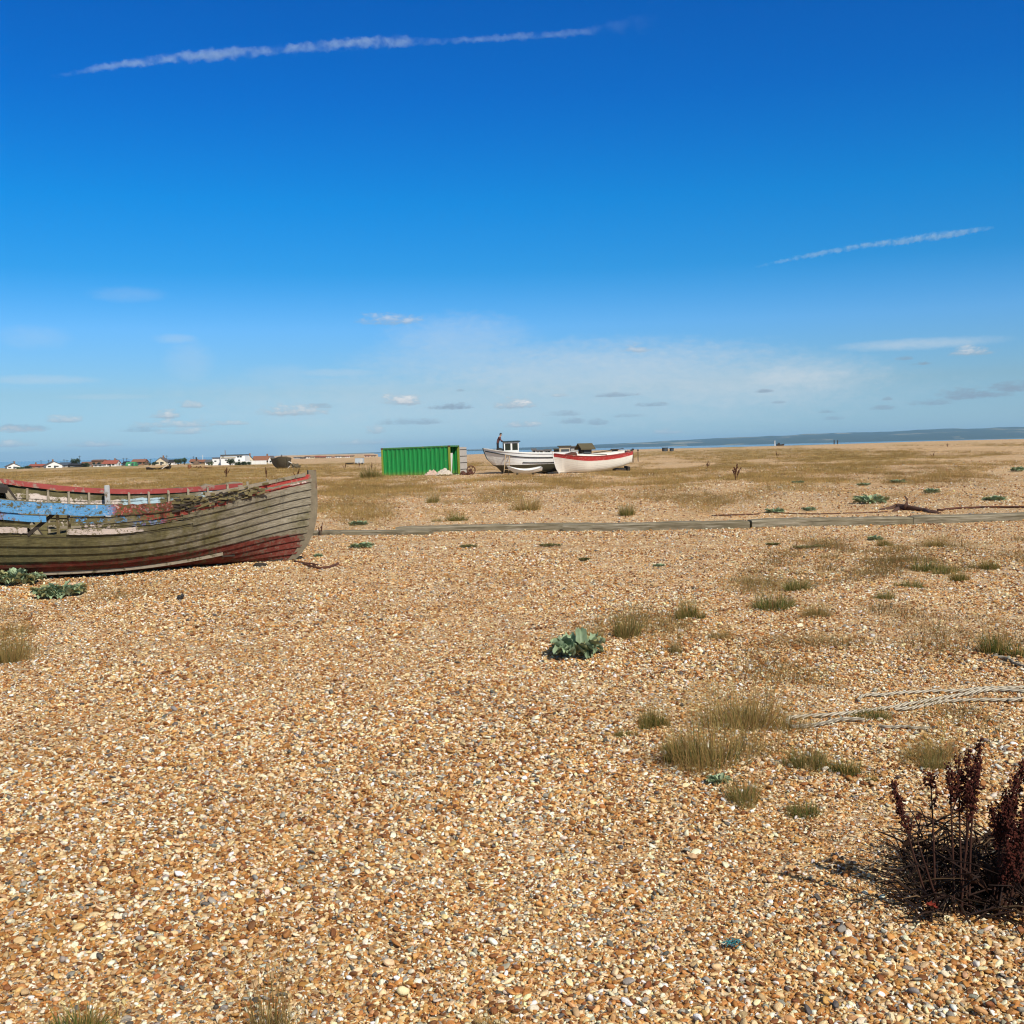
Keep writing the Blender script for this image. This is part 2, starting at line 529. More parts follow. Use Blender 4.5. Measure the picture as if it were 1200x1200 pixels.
# ------------------------------------------------------------------ stuff scattered over the ground
def gn_scatter(name, protos, mats, pts, rot, scl, pidx, tint, label, cat):
    """one object: its mesh holds a few source shapes and one loose point for each copy"""
    verts = []; faces = []; pid = []; cols = []; mi = []; smooth = []
    for k, pr in enumerate(protos):
        b = len(verts)
        verts += [tuple(v) for v in pr['v']]; pid += [k] * len(pr['v'])
        cols += pr.get('c') or [(1, 1, 1)] * len(pr['v'])
        faces += [tuple(i + b for i in f) for f in pr['f']]
        mi += [pr.get('m', 0)] * len(pr['f']); smooth += [pr.get('s', True)] * len(pr['f'])
    nv = len(verts); N = len(pts)
    me = bpy.data.meshes.new(name)
    me.from_pydata(verts + [tuple(p) for p in pts], [], faces)
    for m in mats: me.materials.append(m)
    me.polygons.foreach_set('material_index', mi); me.polygons.foreach_set('use_smooth', smooth)

    def attr(nm, typ, data, key):
        a = me.attributes.new(nm, typ, 'POINT'); a.data.foreach_set(key, np.ascontiguousarray(data).ravel())
    attr('is_pt', 'BOOLEAN', np.r_[np.zeros(nv, bool), np.ones(N, bool)], 'value')
    attr('pid', 'INT', np.r_[np.array(pid, np.int32), np.zeros(N, np.int32)], 'value')
    attr('pidx', 'INT', np.r_[np.zeros(nv, np.int32), np.array(pidx, np.int32)], 'value')
    attr('rot', 'FLOAT_VECTOR', np.r_[np.zeros((nv, 3)), rot].astype(np.float32), 'vector')
    attr('scl', 'FLOAT_VECTOR', np.r_[np.ones((nv, 3)), scl].astype(np.float32), 'vector')
    attr('itint', 'FLOAT_VECTOR', np.r_[np.ones((nv, 3)), tint].astype(np.float32), 'vector')
    ca = me.color_attributes.new('tint', 'FLOAT_COLOR', 'POINT')
    cc = np.ones((nv + N, 4), np.float32); cc[:nv, :3] = np.array(cols, np.float32)
    ca.data.foreach_set('color', cc.ravel())
    me.update()
    o = link_mesh(name, me)
    tag(o, label, cat, kind='stuff')
    tree = bpy.data.node_groups.new(name + '_scatter', 'GeometryNodeTree')
    tree.interface.new_socket('Geometry', in_out='INPUT', socket_type='NodeSocketGeometry')
    tree.interface.new_socket('Geometry', in_out='OUTPUT', socket_type='NodeSocketGeometry')
    n = tree.nodes; l = tree.links
    gi = n.new('NodeGroupInput'); go = n.new('NodeGroupOutput')

    def named(nm, typ):
        a = n.new('GeometryNodeInputNamedAttribute'); a.data_type = typ; a.inputs['Name'].default_value = nm
        return a.outputs[0]
    sg = n.new('GeometryNodeSeparateGeometry'); sg.domain = 'POINT'
    l.new(gi.outputs[0], sg.inputs[0]); l.new(named('is_pt', 'BOOLEAN'), sg.inputs['Selection'])
    sp = n.new('GeometryNodeSplitToInstances'); sp.domain = 'POINT'
    l.new(sg.outputs[1], sp.inputs[0]); l.new(named('pid', 'INT'), sp.inputs['Group ID'])
    ip = n.new('GeometryNodeInstanceOnPoints')
    l.new(sg.outputs[0], ip.inputs['Points']); l.new(sp.outputs[0], ip.inputs['Instance'])
    ip.inputs['Pick Instance'].default_value = True
    l.new(named('pidx', 'INT'), ip.inputs['Instance Index'])
    er = n.new('FunctionNodeEulerToRotation'); l.new(named('rot', 'FLOAT_VECTOR'), er.inputs[0])
    l.new(er.outputs[0], ip.inputs['Rotation']); l.new(named('scl', 'FLOAT_VECTOR'), ip.inputs['Scale'])
    l.new(ip.outputs[0], go.inputs[0])
    md = o.modifiers.new('scatter', 'NODES'); md.node_group = tree
    return o


def pebble_proto(k):
    bm = bmesh.new(); bmesh.ops.create_icosphere(bm, subdivisions=2, radius=.5)
    rs = np.random.RandomState(100 + k)
    sx, sy, sz = 1.0, rs.uniform(.6, .9), rs.uniform(.32, .6)
    cuts = []
    for _ in range(rs.randint(3, 9)):
        d = rs.normal(size=3); d /= np.linalg.norm(d); cuts.append((Vector(d), rs.uniform(.27, .43)))
    for v in bm.verts:
        for d, q in cuts:
            e = v.co.dot(d) - q
            if e > 0: v.co -= d * e
        v.co *= 1 + rs.uniform(-.04, .04)
        v.co = Vector((v.co.x * sx, v.co.y * sy, v.co.z * sz))
    bm.verts.index_update()
    pr = dict(v=[tuple(v.co) for v in bm.verts], f=[tuple(v.index for v in f.verts) for f in bm.faces], s=k % 3 != 0)
    bm.free(); return pr


def mat_pebble():
    m, t = new_mat('pebble')
    co = t.new('ShaderNodeTexCoord').outputs['Object']
    c = t.attr('itint', 'INSTANCER').outputs['Color']
    n = t.noise(co, 3.5, 5, .7)
    c = t.mix(1.0, c, t.ramp(n, [(.25, (.68, .62, .55)), (.55, (1, 1, 1)), (.8, (1.18, 1.16, 1.12))]), 'MULTIPLY')
    t.out(c, .55, 0, t.bump(t.noise(co, 9, 4, .7), .25, .05), spec=.35)
    return m


def pebbles():
    P = []
    for (r0, r1, n) in PEB_RINGS:
        area_f = (r1 * r1 - r0 * r0)
        half = .52 + .5 / r0
        N = int(area_f * half * n)
        r = np.sqrt(nrs.uniform(r0 * r0, r1 * r1, N)); a = nrs.uniform(-half, half, N)
        P.append(np.stack([r * np.sin(a), r * np.cos(a)], -1))
    P = np.vstack(P); N = len(P)
    x, y = P[:, 0], P[:, 1]; r = np.hypot(x, y)
    coarse = .62 + .85 * fbm(x * .7, y * .7, 51)
    size = np.exp(nrs.normal(math.log(.0150), .36, N)) * coarse * (1 + .045 * np.maximum(r - 5, 0) * np.minimum(1, 45 / np.maximum(r, 1)))
    size = np.clip(size, .007, .042 + .0012 * np.maximum(r - 5, 0))
    big = nrs.uniform(size=N) < .012
    size = np.where(big, size * 1.35, size)
    z = H(x, y) + size * nrs.uniform(-.12, .38, N)
    rot = np.stack([nrs.normal(0, .38, N), nrs.normal(0, .38, N), nrs.uniform(0, 6.28, N)], -1)
    scl = np.stack([size * nrs.uniform(.9, 1.25, N), size * nrs.uniform(.8, 1.1, N), size * nrs.uniform(.8, 1.25, N)], -1)
    pal = np.array([c for _, c in PAL]); pw = np.array([p for p, _ in PAL] + [1.0]); w = np.diff(pw)
    ci = nrs.choice(len(pal), N, p=w / w.sum())
    tint = pal[ci] * nrs.uniform(.74, 1.16, (N, 1)) * (1 + (fbm(x * 1.1, y * .9, 91)[:, None] - .5) * .36) * nrs.normal(1, .04, (N, 3))
    patch = (fbm(x * .5, y * .4, 77)[:, None] - .5)
    tint = np.clip(tint * (1 + patch * np.array([[.10, .18, .30]])), .02, .86)
    return gn_scatter('shingle_pebbles', [pebble_proto(k) for k in range(16)], [mat_pebble()], np.stack([x, y, z], -1), rot, scl,
                      nrs.randint(0, 16, N), tint, 'loose flint pebbles in cream orange and grey covering the beach', 'pebbles')


pebbles()

# ------------------------------------------------------------------ grass
def blades(rs, n, h, spread, w, lean=.5, base=(.10, .11, .03), tip=(.42, .33, .16), dry=.5, curl=.5, up=0.0):
    v = []; f = []; c = []
    for _ in range(n):
        a = rs.uniform(0, 6.283); q = spread * math.sqrt(rs.uniform()) ; x0, y0 = q * math.cos(a), q * math.sin(a)
        a2 = a + rs.normal(0, .8); L = h * (.28 + .82 * rs.uniform() ** 1.7); le = abs(rs.normal(0, lean)) * (.55 + .9 * q / max(spread, 1e-3)) + .05
        dxx, dyy = math.cos(a2), math.sin(a2)
        px, py = -dyy, dxx
        ang = rs.uniform(0, 6.283); wx, wy = math.cos(ang), math.sin(ang)
        ww = w * rs.uniform(.6, 1.3)
        d = rs.uniform() < dry
        cb = tuple(k * rs.uniform(.8, 1.2) for k in (tip if d else base))
        ct = tuple(k * rs.uniform(.8, 1.15) for k in (tip if d or rs.uniform() < .35 else tuple(1.5 * b for b in base)))
        b = len(v)
        for i, s in enumerate((0, .4, .75, 1.0)):
            out = L * le * (s ** (1 + curl)); zz = L * s * (1 - .35 * le * s)
            cx, cy = x0 + dxx * out, y0 + dyy * out
            k = ww * (1 - s ** 1.5) / 2
            col = tuple(cb[j] * (1 - s) + ct[j] * s for j in range(3))
            if i < 3:
                v += [(cx - wx * k, cy - wy * k, zz - .01), (cx + wx * k, cy + wy * k, zz - .01)]; c += [col, col]
            else:
                v.append((cx, cy, zz)); c.append(col)
        f += [(b, b + 1, b + 3, b + 2), (b + 2, b + 3, b + 5, b + 4), (b + 4, b + 5, b + 6)]
    return dict(v=v, f=f, c=c, s=True)


def mat_leaf(name, rough=.6, inst=False, trans=.35):
    m, t = new_mat(name)
    c = t.attr('tint').outputs['Color']
    if inst: c = t.mix(1.0, c, t.attr('itint', 'INSTANCER').outputs['Color'], 'MULTIPLY')
    p = t.new('ShaderNodeBsdfPrincipled'); t.put(p.inputs['Base Color'], c); p.inputs['Roughness'].default_value = rough
    p.inputs['Specular IOR Level'].default_value = .25
    tr = t.new('ShaderNodeBsdfTranslucent'); t.put(tr.inputs[0], c)
    mx = t.new('ShaderNodeMixShader'); mx.inputs[0].default_value = trans
    t.l.new(p.outputs[0], mx.inputs[1]); t.l.new(tr.outputs[0], mx.inputs[2])
    o = t.new('ShaderNodeOutputMaterial'); t.l.new(mx.outputs[0], o.inputs[0])
    return m


M_BLADE = mat_leaf('grass_blade')
M_BLADE_I = mat_leaf('heath_grass_blade', inst=True)
STRAW, GREEN = (.52, .335, .115), (.105, .10, .03)


def heath():
    pr = []
    for k in range(6):     # near wisps
        rs = np.random.RandomState(200 + k); pr.append(blades(rs, 26, .26, .13, .004, .55, GREEN, STRAW, .88))
    for k in range(6):     # far clumps with fewer, wider stalks
        rs = np.random.RandomState(300 + k); pr.append(blades(rs, 30, .30, .32, .011, .5, GREEN, STRAW, .9))
    for k in range(5):     # fine low wisps near the camera
        rs = np.random.RandomState(400 + k); pr.append(blades(rs, 26, .22, .17, .0038, .8, (.075, .08, .022), (.36, .245, .085), .72))
    X = []; Y = []; I = []; S = []
    for (r0, r1, n, i0, i1, s0, s1) in ((5, 22, 46000, 12, 17, .6, 1.2), (22, 48, 30000, 0, 6, .55, 1.15), (48, 130, 52000, 6, 12, .45, 1.0), (130, 420, 30000, 6, 12, .8, 1.7)):
        u = nrs.uniform(size=n); r = r0 * (r1 / r0) ** u if r0 > 20 else np.sqrt(nrs.uniform(r0 * r0, r1 * r1, n))
        a = nrs.uniform(-.56, .56, n)
        x = r * np.sin(a); y = r * np.cos(a)
        d, g = dens(x, y)
        keep = nrs.uniform(size=n) < np.clip(g * 1.05, 0, .9)
        if r0 == 5: keep &= nrs.uniform(size=n) < .9 * sm(.50, .62, fbm(x * 2.1, y * 1.7, 57))
        x, y = x[keep], y[keep]
        X.append(x); Y.append(y); I.append(nrs.randint(i0, i1, len(x))); S.append(nrs.uniform(s0, s1, len(x)))
    x = np.concatenate(X); y = np.concatenate(Y); I = np.concatenate(I); S = np.concatenate(S)
    ok = ~((np.abs(x + 6.5) < 4.2) & (np.abs(y - 17.4) < 1.9))
    x, y, I, S = x[ok], y[ok], I[ok], S[ok]
    N = len(x)
    tint = nrs.uniform(.42, 1.15, (N, 1)) * (1 + (fbm(x * .35, y * .3, 61)[:, None] - .5) * np.array([[.7, .75, .8]]))
    rot = np.zeros((N, 3)); rot[:, 2] = nrs.uniform(0, 6.28, N)
    scl = np.stack([S, S, S * nrs.uniform(.7, 1.2, N)], -1)
    print('heath tufts', N)
    return gn_scatter('dry_grass', pr, [M_BLADE_I], np.stack([x, y, H(x, y)], -1), rot, scl, I, tint,
                      'dry golden grass growing in wispy patches over the shingle', 'grass')


heath()
# ================================================================== boats
def hull_fn(sp):
    L, B = sp['L'], sp['B']
    zs_s = np.array([p[0] for p in sp['sheer']]); zs_z = np.array([p[1] for p in sp['sheer']])
    co = np.polyfit(zs_s, zs_z, min(4, len(zs_s) - 1))
    ks = np.array([p[0] for p in sp['keel']]); kz = np.array([p[1] for p in sp['keel']])

    def pt(s, tt, side, off=0.0):
        s = min(1.0, max(0.0, s)); tt = max(0.0, tt)
        zs = float(np.polyval(co, s)); zk = float(np.interp(s, ks, kz))
        zk += (sp.get('foot', .0)) * max(0, (s - .9) / .1) ** 2 * .0
        fb = float(sm(.55, 1, s))
        q = sp.get('q', 1.75) * (1 - fb) + 1.05 * fb
        z = zk + (zs - zk) * tt ** q
        if s > .45: b = B / 2 * max(0.0, 1 - ((s - .45) / .55) ** sp.get('bowp', 2.3))
        else: b = B / 2 * (1 - (1 - sp['transom']) * ((.45 - s) / .45) ** 2)
        e = sp.get('e', .62) * (1 - fb) + .95 * fb
        y = b * tt ** e + sp.get('stemw', .05) * (1 if s > .9 else .6)
        x = L * (s - .5)
        rk = sp.get('rake', .15)
        w = max(0, (s - .72) / .28)
        x += rk * w * (tt - 1) - sp.get('foot', .3) * w ** 3 * (1 - tt) ** 4
        ws = max(0, (.12 - s) / .12)
        x += sp.get('stern_rake', 0) * ws * (1 - tt)
        return Vector((x, side * (y + off), z))
    pt.sheer = lambda s: float(np.polyval(co, s))
    return pt


def hull_mesh(sp, n=12, ns=44, lap=.018, sides=None, jit=0.0, inner=True, transom=True):
    """clinker planking, strake by strake; UV = (metres along, strake height 0..1; inside face 2..3)"""
    pt = hull_fn(sp); mb = MB(); L = sp['L']
    rs = random.Random(5)
    for side in (-1, 1):
        for k in range(n):
            s0, s1 = (sides(side, k) if sides else (0, 1))
            if s1 - s0 < .02: continue
            S = [s0 + (s1 - s0) * i / ns for i in range(ns + 1)]
            t0, t1 = k / n, (k + 1) / n
            vs = []; uv = []
            wob = [rs.uniform(-jit, jit) for _ in S]
            for i, s in enumerate(S):
                lo = lap * (1 if k else 0)
                top = t1 + (wob[i] * (1.0 if k == n - 1 else .12)) / n
                vs += [pt(s, t0, side, 0.0), pt(s, t0 - .0001, side, lo), pt(s, (t0 + t1) / 2, side, lo * .55), pt(s, top, side, .001)]
                u = L * (s - .5)
                uv += [(u, t0), (u, t0 + .004), (u, (t0 + t1) / 2), (u, t1 - .004)]
            fs = []
            for i in range(ns):
                for j in range(3):
                    a = i * 4 + j; b = a + 4
                    fs.append((a, a + 1, b + 1, b) if side < 0 else (a, b, b + 1, a + 1))
            mb.add(vs, fs, 0, uv)
            if inner:
                vs = []; uv = []
                for i, s in enumerate(S):
                    vs += [pt(s, t0, side, -.03), pt(s, t1 + (wob[i] / n if k == n - 1 else 0), side, -.03)]
                    u = L * (s - .5); uv += [(u, 2 + t0), (u, 2 + t1)]
                fs = [((i * 2, i * 2 + 2, i * 2 + 3, i * 2 + 1) if side < 0 else (i * 2, i * 2 + 1, i * 2 + 3, i * 2 + 2)) for i in range(ns)]
                mb.add(vs, fs, 0, uv)
    if transom:
        T = [i / 10 for i in range(11)]
        for off in (0.0, .05):
            vs = []
            for q in T:
                a = pt(0, q, -1, .002); b = pt(0, q, 1, .002); a.x += off; b.x += off
                vs += [a, b]
            mb.add(vs, [(i * 2, i * 2 + 1, i * 2 + 3, i * 2 + 2) for i in range(10)], 0, [(-L / 2, i / 10) for i in range(11) for _ in (0, 1)])
    return mb, pt


def along(pt, side, s0, s1, tt, w, h, dz=0.0, dy=0.0, n=24, mb=None, mat=0, L=7):
    """a rail of rectangular section following the sheer"""
    mb = mb or MB(); vs = []; uv = []
    for i in range(n + 1):
        s = s0 + (s1 - s0) * i / n
        p = pt(s, tt, side, dy); p.z += dz(s) if callable(dz) else dz
        y = side * w / 2
        vs += [p + Vector((0, y, h / 2)), p + Vector((0, y, -h / 2)), p + Vector((0, -y, -h / 2)), p + Vector((0, -y, h / 2))]
        uv += [(L * (s - .5), tt)] * 4
    fs = []
    for i in range(n):
        for j in range(4):
            a = i * 4 + j; b = i * 4 + (j + 1) % 4
            fs.append((a, a + 4, b + 4, b) if side < 0 else (a, b, b + 4, a + 4))
    fs += [(0, 1, 2, 3), tuple(n * 4 + k for k in (3, 2, 1, 0))]
    mb.add(vs, fs, mat, uv)
    return mb


def boxmask(t, uo, vo, wob, u0, u1, v0, v1, soft=.06):
    us = t.math('ADD', uo, t.math('MULTIPLY', wob, .5)); vs = t.math('ADD', vo, t.math('MULTIPLY', wob, .035))
    a = t.step(us, u0 - soft, u0 + soft); b = t.step(us, u1 + soft, u1 - soft)
    c = t.step(vs, v0 - .004, v0 + .004); d = t.step(vs, v1 + .004, v1 - .004)
    return t.math('MULTIPLY', t.math('MULTIPLY', a, b), t.math('MULTIPLY', c, d))


def mat_wreck():
    m, t = new_mat('weathered_boat_planks')
    uv = t.new('ShaderNodeUVMap').outputs[0]
    u, v, _ = t.sep(uv)
    ob = t.new('ShaderNodeTexCoord').outputs['Object']
    ox, oy, oz = t.sep(ob)
    k = t.math('FLOOR', t.math('MULTIPLY', v, 12))
    wn = t.new('ShaderNodeTexWhiteNoise', noise_dimensions='1D'); t.put(wn.inputs['W'], k)
    grain = t.noise(t.comb(t.math('MULTIPLY', u, 3.0), t.math('MULTIPLY', v, 130.0), k), 2.2, 6, .7)
    blot = t.noise(ob, 2.3, 7, .68)
    blot2 = t.noise(ob, 7.5, 6, .7)
    flake = t.noise(ob, 24, 6, .72)
    grey = t.ramp(grain, [(.30, (.055, .044, .028)), (.45, (.20, .172, .120)), (.58, (.345, .305, .225)), (.75, (.52, .46, .36))])
    moss = t.ramp(t.math('ADD', t.math('MULTIPLY', blot2, .6), t.math('MULTIPLY', grain, .4)), [(.30, (.020, .017, .005)), (.48, (.085, .072, .021)), (.62, (.155, .132, .046)), (.75, (.26, .22, .11))])
    gm = t.step(t.math('ADD', t.math('ADD', blot, t.math('MULTIPLY', u, -.085)), t.math('MULTIPLY', grain, .16)), .26, .54)
    c = t.mix(t.math('MULTIPLY', gm, .85), grey, moss)
    c = t.mix(1.0, c, t.ramp(wn.outputs[0], [(0, (.82, .80, .78)), (1, (1.12, 1.12, 1.12))]), 'MULTIPLY')
    wob = t.math('SUBTRACT', blot2, .5)
    wear = t.math('ADD', t.math('MULTIPLY', flake, .55), t.math('MULTIPLY', blot2, .45))
    # red bottom paint with a waterline that climbs to the stem
    wl = t.math('ADD', .30, t.math('MULTIPLY', t.step(u, 1.2, 3.7), .16))
    rz = t.math('SUBTRACT', wl, t.math('ADD', oz, t.math('MULTIPLY', wob, .10)))
    redm = t.math('MULTIPLY', t.step(rz, -.01, .03), t.step(t.math('ADD', wear, t.math('MULTIPLY', t.math('SUBTRACT', blot, .5), .5)), .60, .46))
    redm = t.math('MULTIPLY', redm, t.step(v, 1.6, 1.5))
    c = t.mix(t.math('MULTIPLY', t.math('MULTIPLY', t.step(rz, -.01, .03), t.step(v, 1.6, 1.5)), .55), c, (.045, .030, .020))
    c = t.mix(redm, c, t.ramp(blot2, [(.3, (.085, .018, .012)), (.7, (.23, .05, .032))]))
    BL, RD, WH, LB = (.12, .36, .66), (.40, .055, .045), (.62, .52, .45), (.40, .53, .58)
    for (u0, u1, v0, v1, pc, cov) in WRECK_PAINT:
        pc = dict(B=BL, R=RD, W=WH, L=LB)[pc]
        mk = boxmask(t, u, v, wob, u0, u1, v0, v1)
        mk = t.math('MULTIPLY', mk, t.step(t.math('ADD', wear, t.math('MULTIPLY', t.math('SUBTRACT', grain, .5), .22)), cov + .035, cov - .02))
        c = t.mix(mk, c, t.mix(flake, tuple(.8 * q for q in pc), tuple(min(1, 1.15 * q) for q in pc)))
    rot_ = t.math('MULTIPLY', boxmask(t, u, v, wob, .75, 2.55, .845, 1.02, .25), t.step(t.math('ADD', blot2, t.math('MULTIPLY', grain, .3)), .72, .52))
    c = t.mix(t.math('MULTIPLY', rot_, .85), c, (.035, .026, .014))
    st_ = t.noise(t.comb(t.math('MULTIPLY', ox, 2.4), oy, t.math('MULTIPLY', oz, .8)), 2.2, 6, .7)
    c = t.mix(t.math('MULTIPLY', t.step(st_, .54, .74), .65), c, (.030, .024, .013))
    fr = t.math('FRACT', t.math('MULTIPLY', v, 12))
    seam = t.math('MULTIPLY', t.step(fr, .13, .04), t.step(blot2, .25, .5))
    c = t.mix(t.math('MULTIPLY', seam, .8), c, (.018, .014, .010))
    t.out(c, .85, 0, t.bump(t.math('ADD', grain, t.math('MULTIPLY', flake, .4)), .5, .012), spec=.2)
    return m


# u in metres from midships, v strake height (0 keel .. 1 sheer; inside 2..3)
WRECK_PAINT = [
    (-3.7, .62, .918, 1.01, 'B', .525), (-3.7, .62, .918, 1.01, 'W', .405), (.55, 1.45, .91, 1.0, 'R', .49), (.55, 1.45, .91, 1.0, 'W', .43), (-3.7, -.55, .866, .92, 'R', .55), (-.85, -.25, .866, .92, 'B', .55),
    (.0, 1.0, .864, .914, 'B', .44), (1.0, 1.7, .864, .914, 'R', .49), (.05, .6, .823, .864, 'W', .46), (-1.0, -.35, .774, .822, 'W', .55),
    (.0, .95, .774, .822, 'W', .54), (.9, 1.3, .823, .864, 'B', .50), (.9, 1.5, .823, .864, 'R', .46), (1.75, 2.3, .88, .93, 'R', .53), (2.65, 3.6, .90, .935, 'R', .56), (2.75, 3.68, .955, 1.0, 'R', .56),
    (3.3, 3.6, .91, .94, 'W', .5), (-.9, .1, 2.86, 2.95, 'W', .50), (.1, .75, 2.84, 2.93, 'W', .54), (.8, 1.35, 2.84, 2.94, 'L', .56), (1.5, 1.95, 2.84, 2.92, 'L', .53), (2.0, 3.1, 2.82, 2.94, 'L', .48),
    (-.5, 2.8, 2.70, 2.80, 'W', .42)]
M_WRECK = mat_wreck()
M_OLDWOOD = mat_plain('old_grey_timber', (.26, .215, .15), .85, .4, 14, bump=.4, dirt=(.09, .075, .035), dirt_amt=.45)
M_MOSSWOOD = mat_plain('mossy_timber', (.15, .12, .05), .9, .5, 12, bump=.5, dirt=(.25, .20, .13), dirt_amt=.42)
M_DARKWOOD = mat_plain('dark_rotten_timber', (.035, .026, .018), .9, .5, 10, bump=.5, dirt=(.10, .075, .045), dirt_amt=.35)
M_REDRAIL = mat_plain('flaking_red_paint', (.36, .062, .05), .75, .35, 9, bump=.3, dirt=(.34, .25, .19), dirt_amt=.46)
M_PALEPOST = mat_plain('flaking_pale_paint', (.42, .42, .40), .85, .35, 20, bump=.4, dirt=(.17, .12, .07), dirt_amt=.45)
M_BLACKPAINT = mat_plain('black_paint', (.02, .02, .02), .6, .3, 5)
M_RUST = mat_plain('rusty_iron', (.10, .035, .018), .85, .5, 14, bump=.4, dirt=(.03, .016, .012), dirt_amt=.45)

# ---- the derelict boat in the left foreground
wsp = dict(L=7.4, B=2.55, sheer=[(0, 1.55), (.34, 1.335), (.6, 1.14), (.8, 1.23), (.9, 1.32), (1, 1.41)],
           keel=[(0, .02), (1, .0)], transom=.72, rake=.04, foot=.36, stemw=.045, bowp=2.4, q=2.0, e=.44)
W_TH = R(20)


def wreck():
    g = G(352, 656)
    fwd = Vector((math.cos(W_TH), math.sin(W_TH), 0))
    o = g - fwd * 3.49
    root = empty('derelict_boat', (o.x, o.y, o.z + .005), 'derelict clinker boat with mossy planks and flaking blue and red paint', 'boat', rot=(R(2.6), 0, W_TH))

    def sides(side, k):
        if side < 0 and k >= 9: return (.735 - .02 * (k - 9), 1)
        if side > 0 and k >= 10: return (.0, .86)
        return (0, 1)
    mb, pt = hull_mesh(wsp, 12, 44, .024, sides, jit=.22)
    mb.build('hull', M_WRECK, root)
    # loose upper planks along the near side, gaps where some have gone
    def plank(s0, s1, t0, t1, off=.012, sag=0.0):
        m = MB(); vs = []; uv = []; n = 16
        for i in range(n + 1):
            s = s0 + (s1 - s0) * i / n
            j = rnd.uniform(-.004, .004)
            a = pt(s, t0 + j, -1, off + .012); b = pt(s, t1 + j, -1, off)
            a.z -= sag * i / n; b.z -= sag * i / n
            a2 = a + Vector((0, .03, 0)); b2 = b + Vector((0, .03, 0))
            vs += [a, b, b2, a2]; uv += [(7.4 * (s - .5), t0 + .004), (7.4 * (s - .5), t1 - .004)] * 2
        fs = []
        for i in range(n):
            for j in range(4):
                p = i * 4 + j; q = i * 4 + (j + 1) % 4
                fs.append((p, q, q + 4, p + 4))
        fs += [(3, 2, 1, 0), tuple(n * 4 + k for k in (0, 1, 2, 3))]
        m.add(vs, fs, 0, uv)
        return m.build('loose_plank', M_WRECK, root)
    plank(.0, .60, .922, .995, .03)
    plank(.585, .76, .915, .99, .015)
    plank(.0, .46, .872, .916, .02, .012)
    plank(.50, .75, .866, .912, .01)
    plank(.12, .43, .832, .866, .0, .01)
    plank(.52, .75, .825, .862, .004)
    plank(.365, .425, .778, .82, .008)
    plank(.495, .625, .776, .82, .012)
    plank(.625, .75, .776, .82, .0)
    plank(.0, .75, .742, .772, -.004)
    for s in (.335, .365, .48, .50, .635, .66, .69):
        m = MB(); m.bar(pt(s, .72, -1, -.03), pt(s, .93, -1, -.03), .045, .03); m.build('rib', M_MOSSWOOD, root)
    m = MB(); m.bar(pt(.425, .765, -1, -.02), pt(.475, .93, -1, -.07), .05, .05); m.build('leaning_rib', M_DARKWOOD, root)
    for i in range(17):
        s = .24 + i * .042
        m = MB()
        for a, b in ((.45, .62), (.62, .8), (.8, .99)):
            m.bar(pt(s, a, 1, -.055), pt(s, b, 1, -.055), .035, .04)
        m.build('rib', M_OLDWOOD, root)
    along(pt, 1, .28, .86, 1, .10, .075, lambda s: .05 - .24 * max(0, s - .38), -.03, L=7.4).build('gunwale', M_REDRAIL, root)
    along(pt, 1, .28, .86, .80, .03, .05, 0, -.05, L=7.4).build('inner_stringer', M_MOSSWOOD, root)
    along(pt, -1, .76, .985, 1, .06, .05, .012, -.01, L=7.4).build('gunwale', M_OLDWOOD, root)
    along(pt, -1, .0, .60, .985, .16, .03, .0, -.11, L=7.4).build('side_shelf', M_MOSSWOOD, root)
    m = MB(); m.bar(pt(.855, .78, 1, -.05), pt(.855, .96, 1, -.05), .07, .05); m.build('rail_post', M_OLDWOOD, root)
    rs = random.Random(77)                       # crumbling edge of the upper strakes towards the bow
    m = MB()
    for i in range(95):
        s = rs.uniform(.70, .885); q = pt(s, rs.uniform(.91, 1.01), -1, rs.uniform(-.02, .03))
        m.box(q, (rs.uniform(.04, .22), rs.uniform(.012, .03), rs.uniform(.012, .045)), Euler((rs.uniform(-.5, .5), rs.uniform(-.35, .15), rs.uniform(-.15, .15))))
    m.build('rotten_edge', M_MOSSWOOD, root)
    m = MB()
    for i in range(45):
        s = rs.uniform(.70, .86); q = pt(s, rs.uniform(.90, 1.0), -1, rs.uniform(0, .03))
        m.box(q, (rs.uniform(.04, .16), .03, rs.uniform(.012, .035)), Euler((0, rs.uniform(-.3, .1), rs.uniform(-.1, .1))))
    m.build('rotten_edge', M_DARKWOOD, root)
    for i in range(9):                           # loose boards lying about inside
        x = rs.uniform(-2.6, 1.9); m = MB()
        a_ = Vector((x, rs.uniform(-.6, .5), rs.uniform(.72, .86))); d_ = Vector((rs.uniform(-.8, .8), rs.uniform(-.5, .5), rs.uniform(-.12, .22)))
        m.bar(a_ - d_, a_ + d_, rs.uniform(.07, .16), .03); m.build('loose_board', rs.choice([M_MOSSWOOD, M_OLDWOOD, M_DARKWOOD]), root)
    p0 = pt(.572, .72, 1, -.10); m = MB(); m.bar(p0, p0 + Vector((0, .02, .66)), .085, .07, bev=.008); m.build('mooring_post', M_PALEPOST, root)
    a = pt(.385, 1, 1, -.35) + Vector((-.28, 0, .17)); b = pt(.46, .45, 1, -.7)
    m = MB(); m.bar(a, b, .10, .03); m.build('fallen_plank', M_OLDWOOD, root)
    m = MB(); m.bar(a + Vector((.08, .2, -.16)), b + Vector((-.03, .2, -.03)), .18, .05); m.build('fallen_plank', M_DARKWOOD, root)
    for s in (.30, .52, .70):
        m = MB(); y0 = pt(s, .7, -1, -.03); y1 = pt(s, .7, 1, -.03); m.bar(y0, y1, .2, .035); m.build('thwart', M_MOSSWOOD, root)
    # bottom boards
    m = MB()
    for j in range(-3, 4):
        m.bar((-3.2, j * .14, .17), (2.4, j * .10, .17), .12, .02)
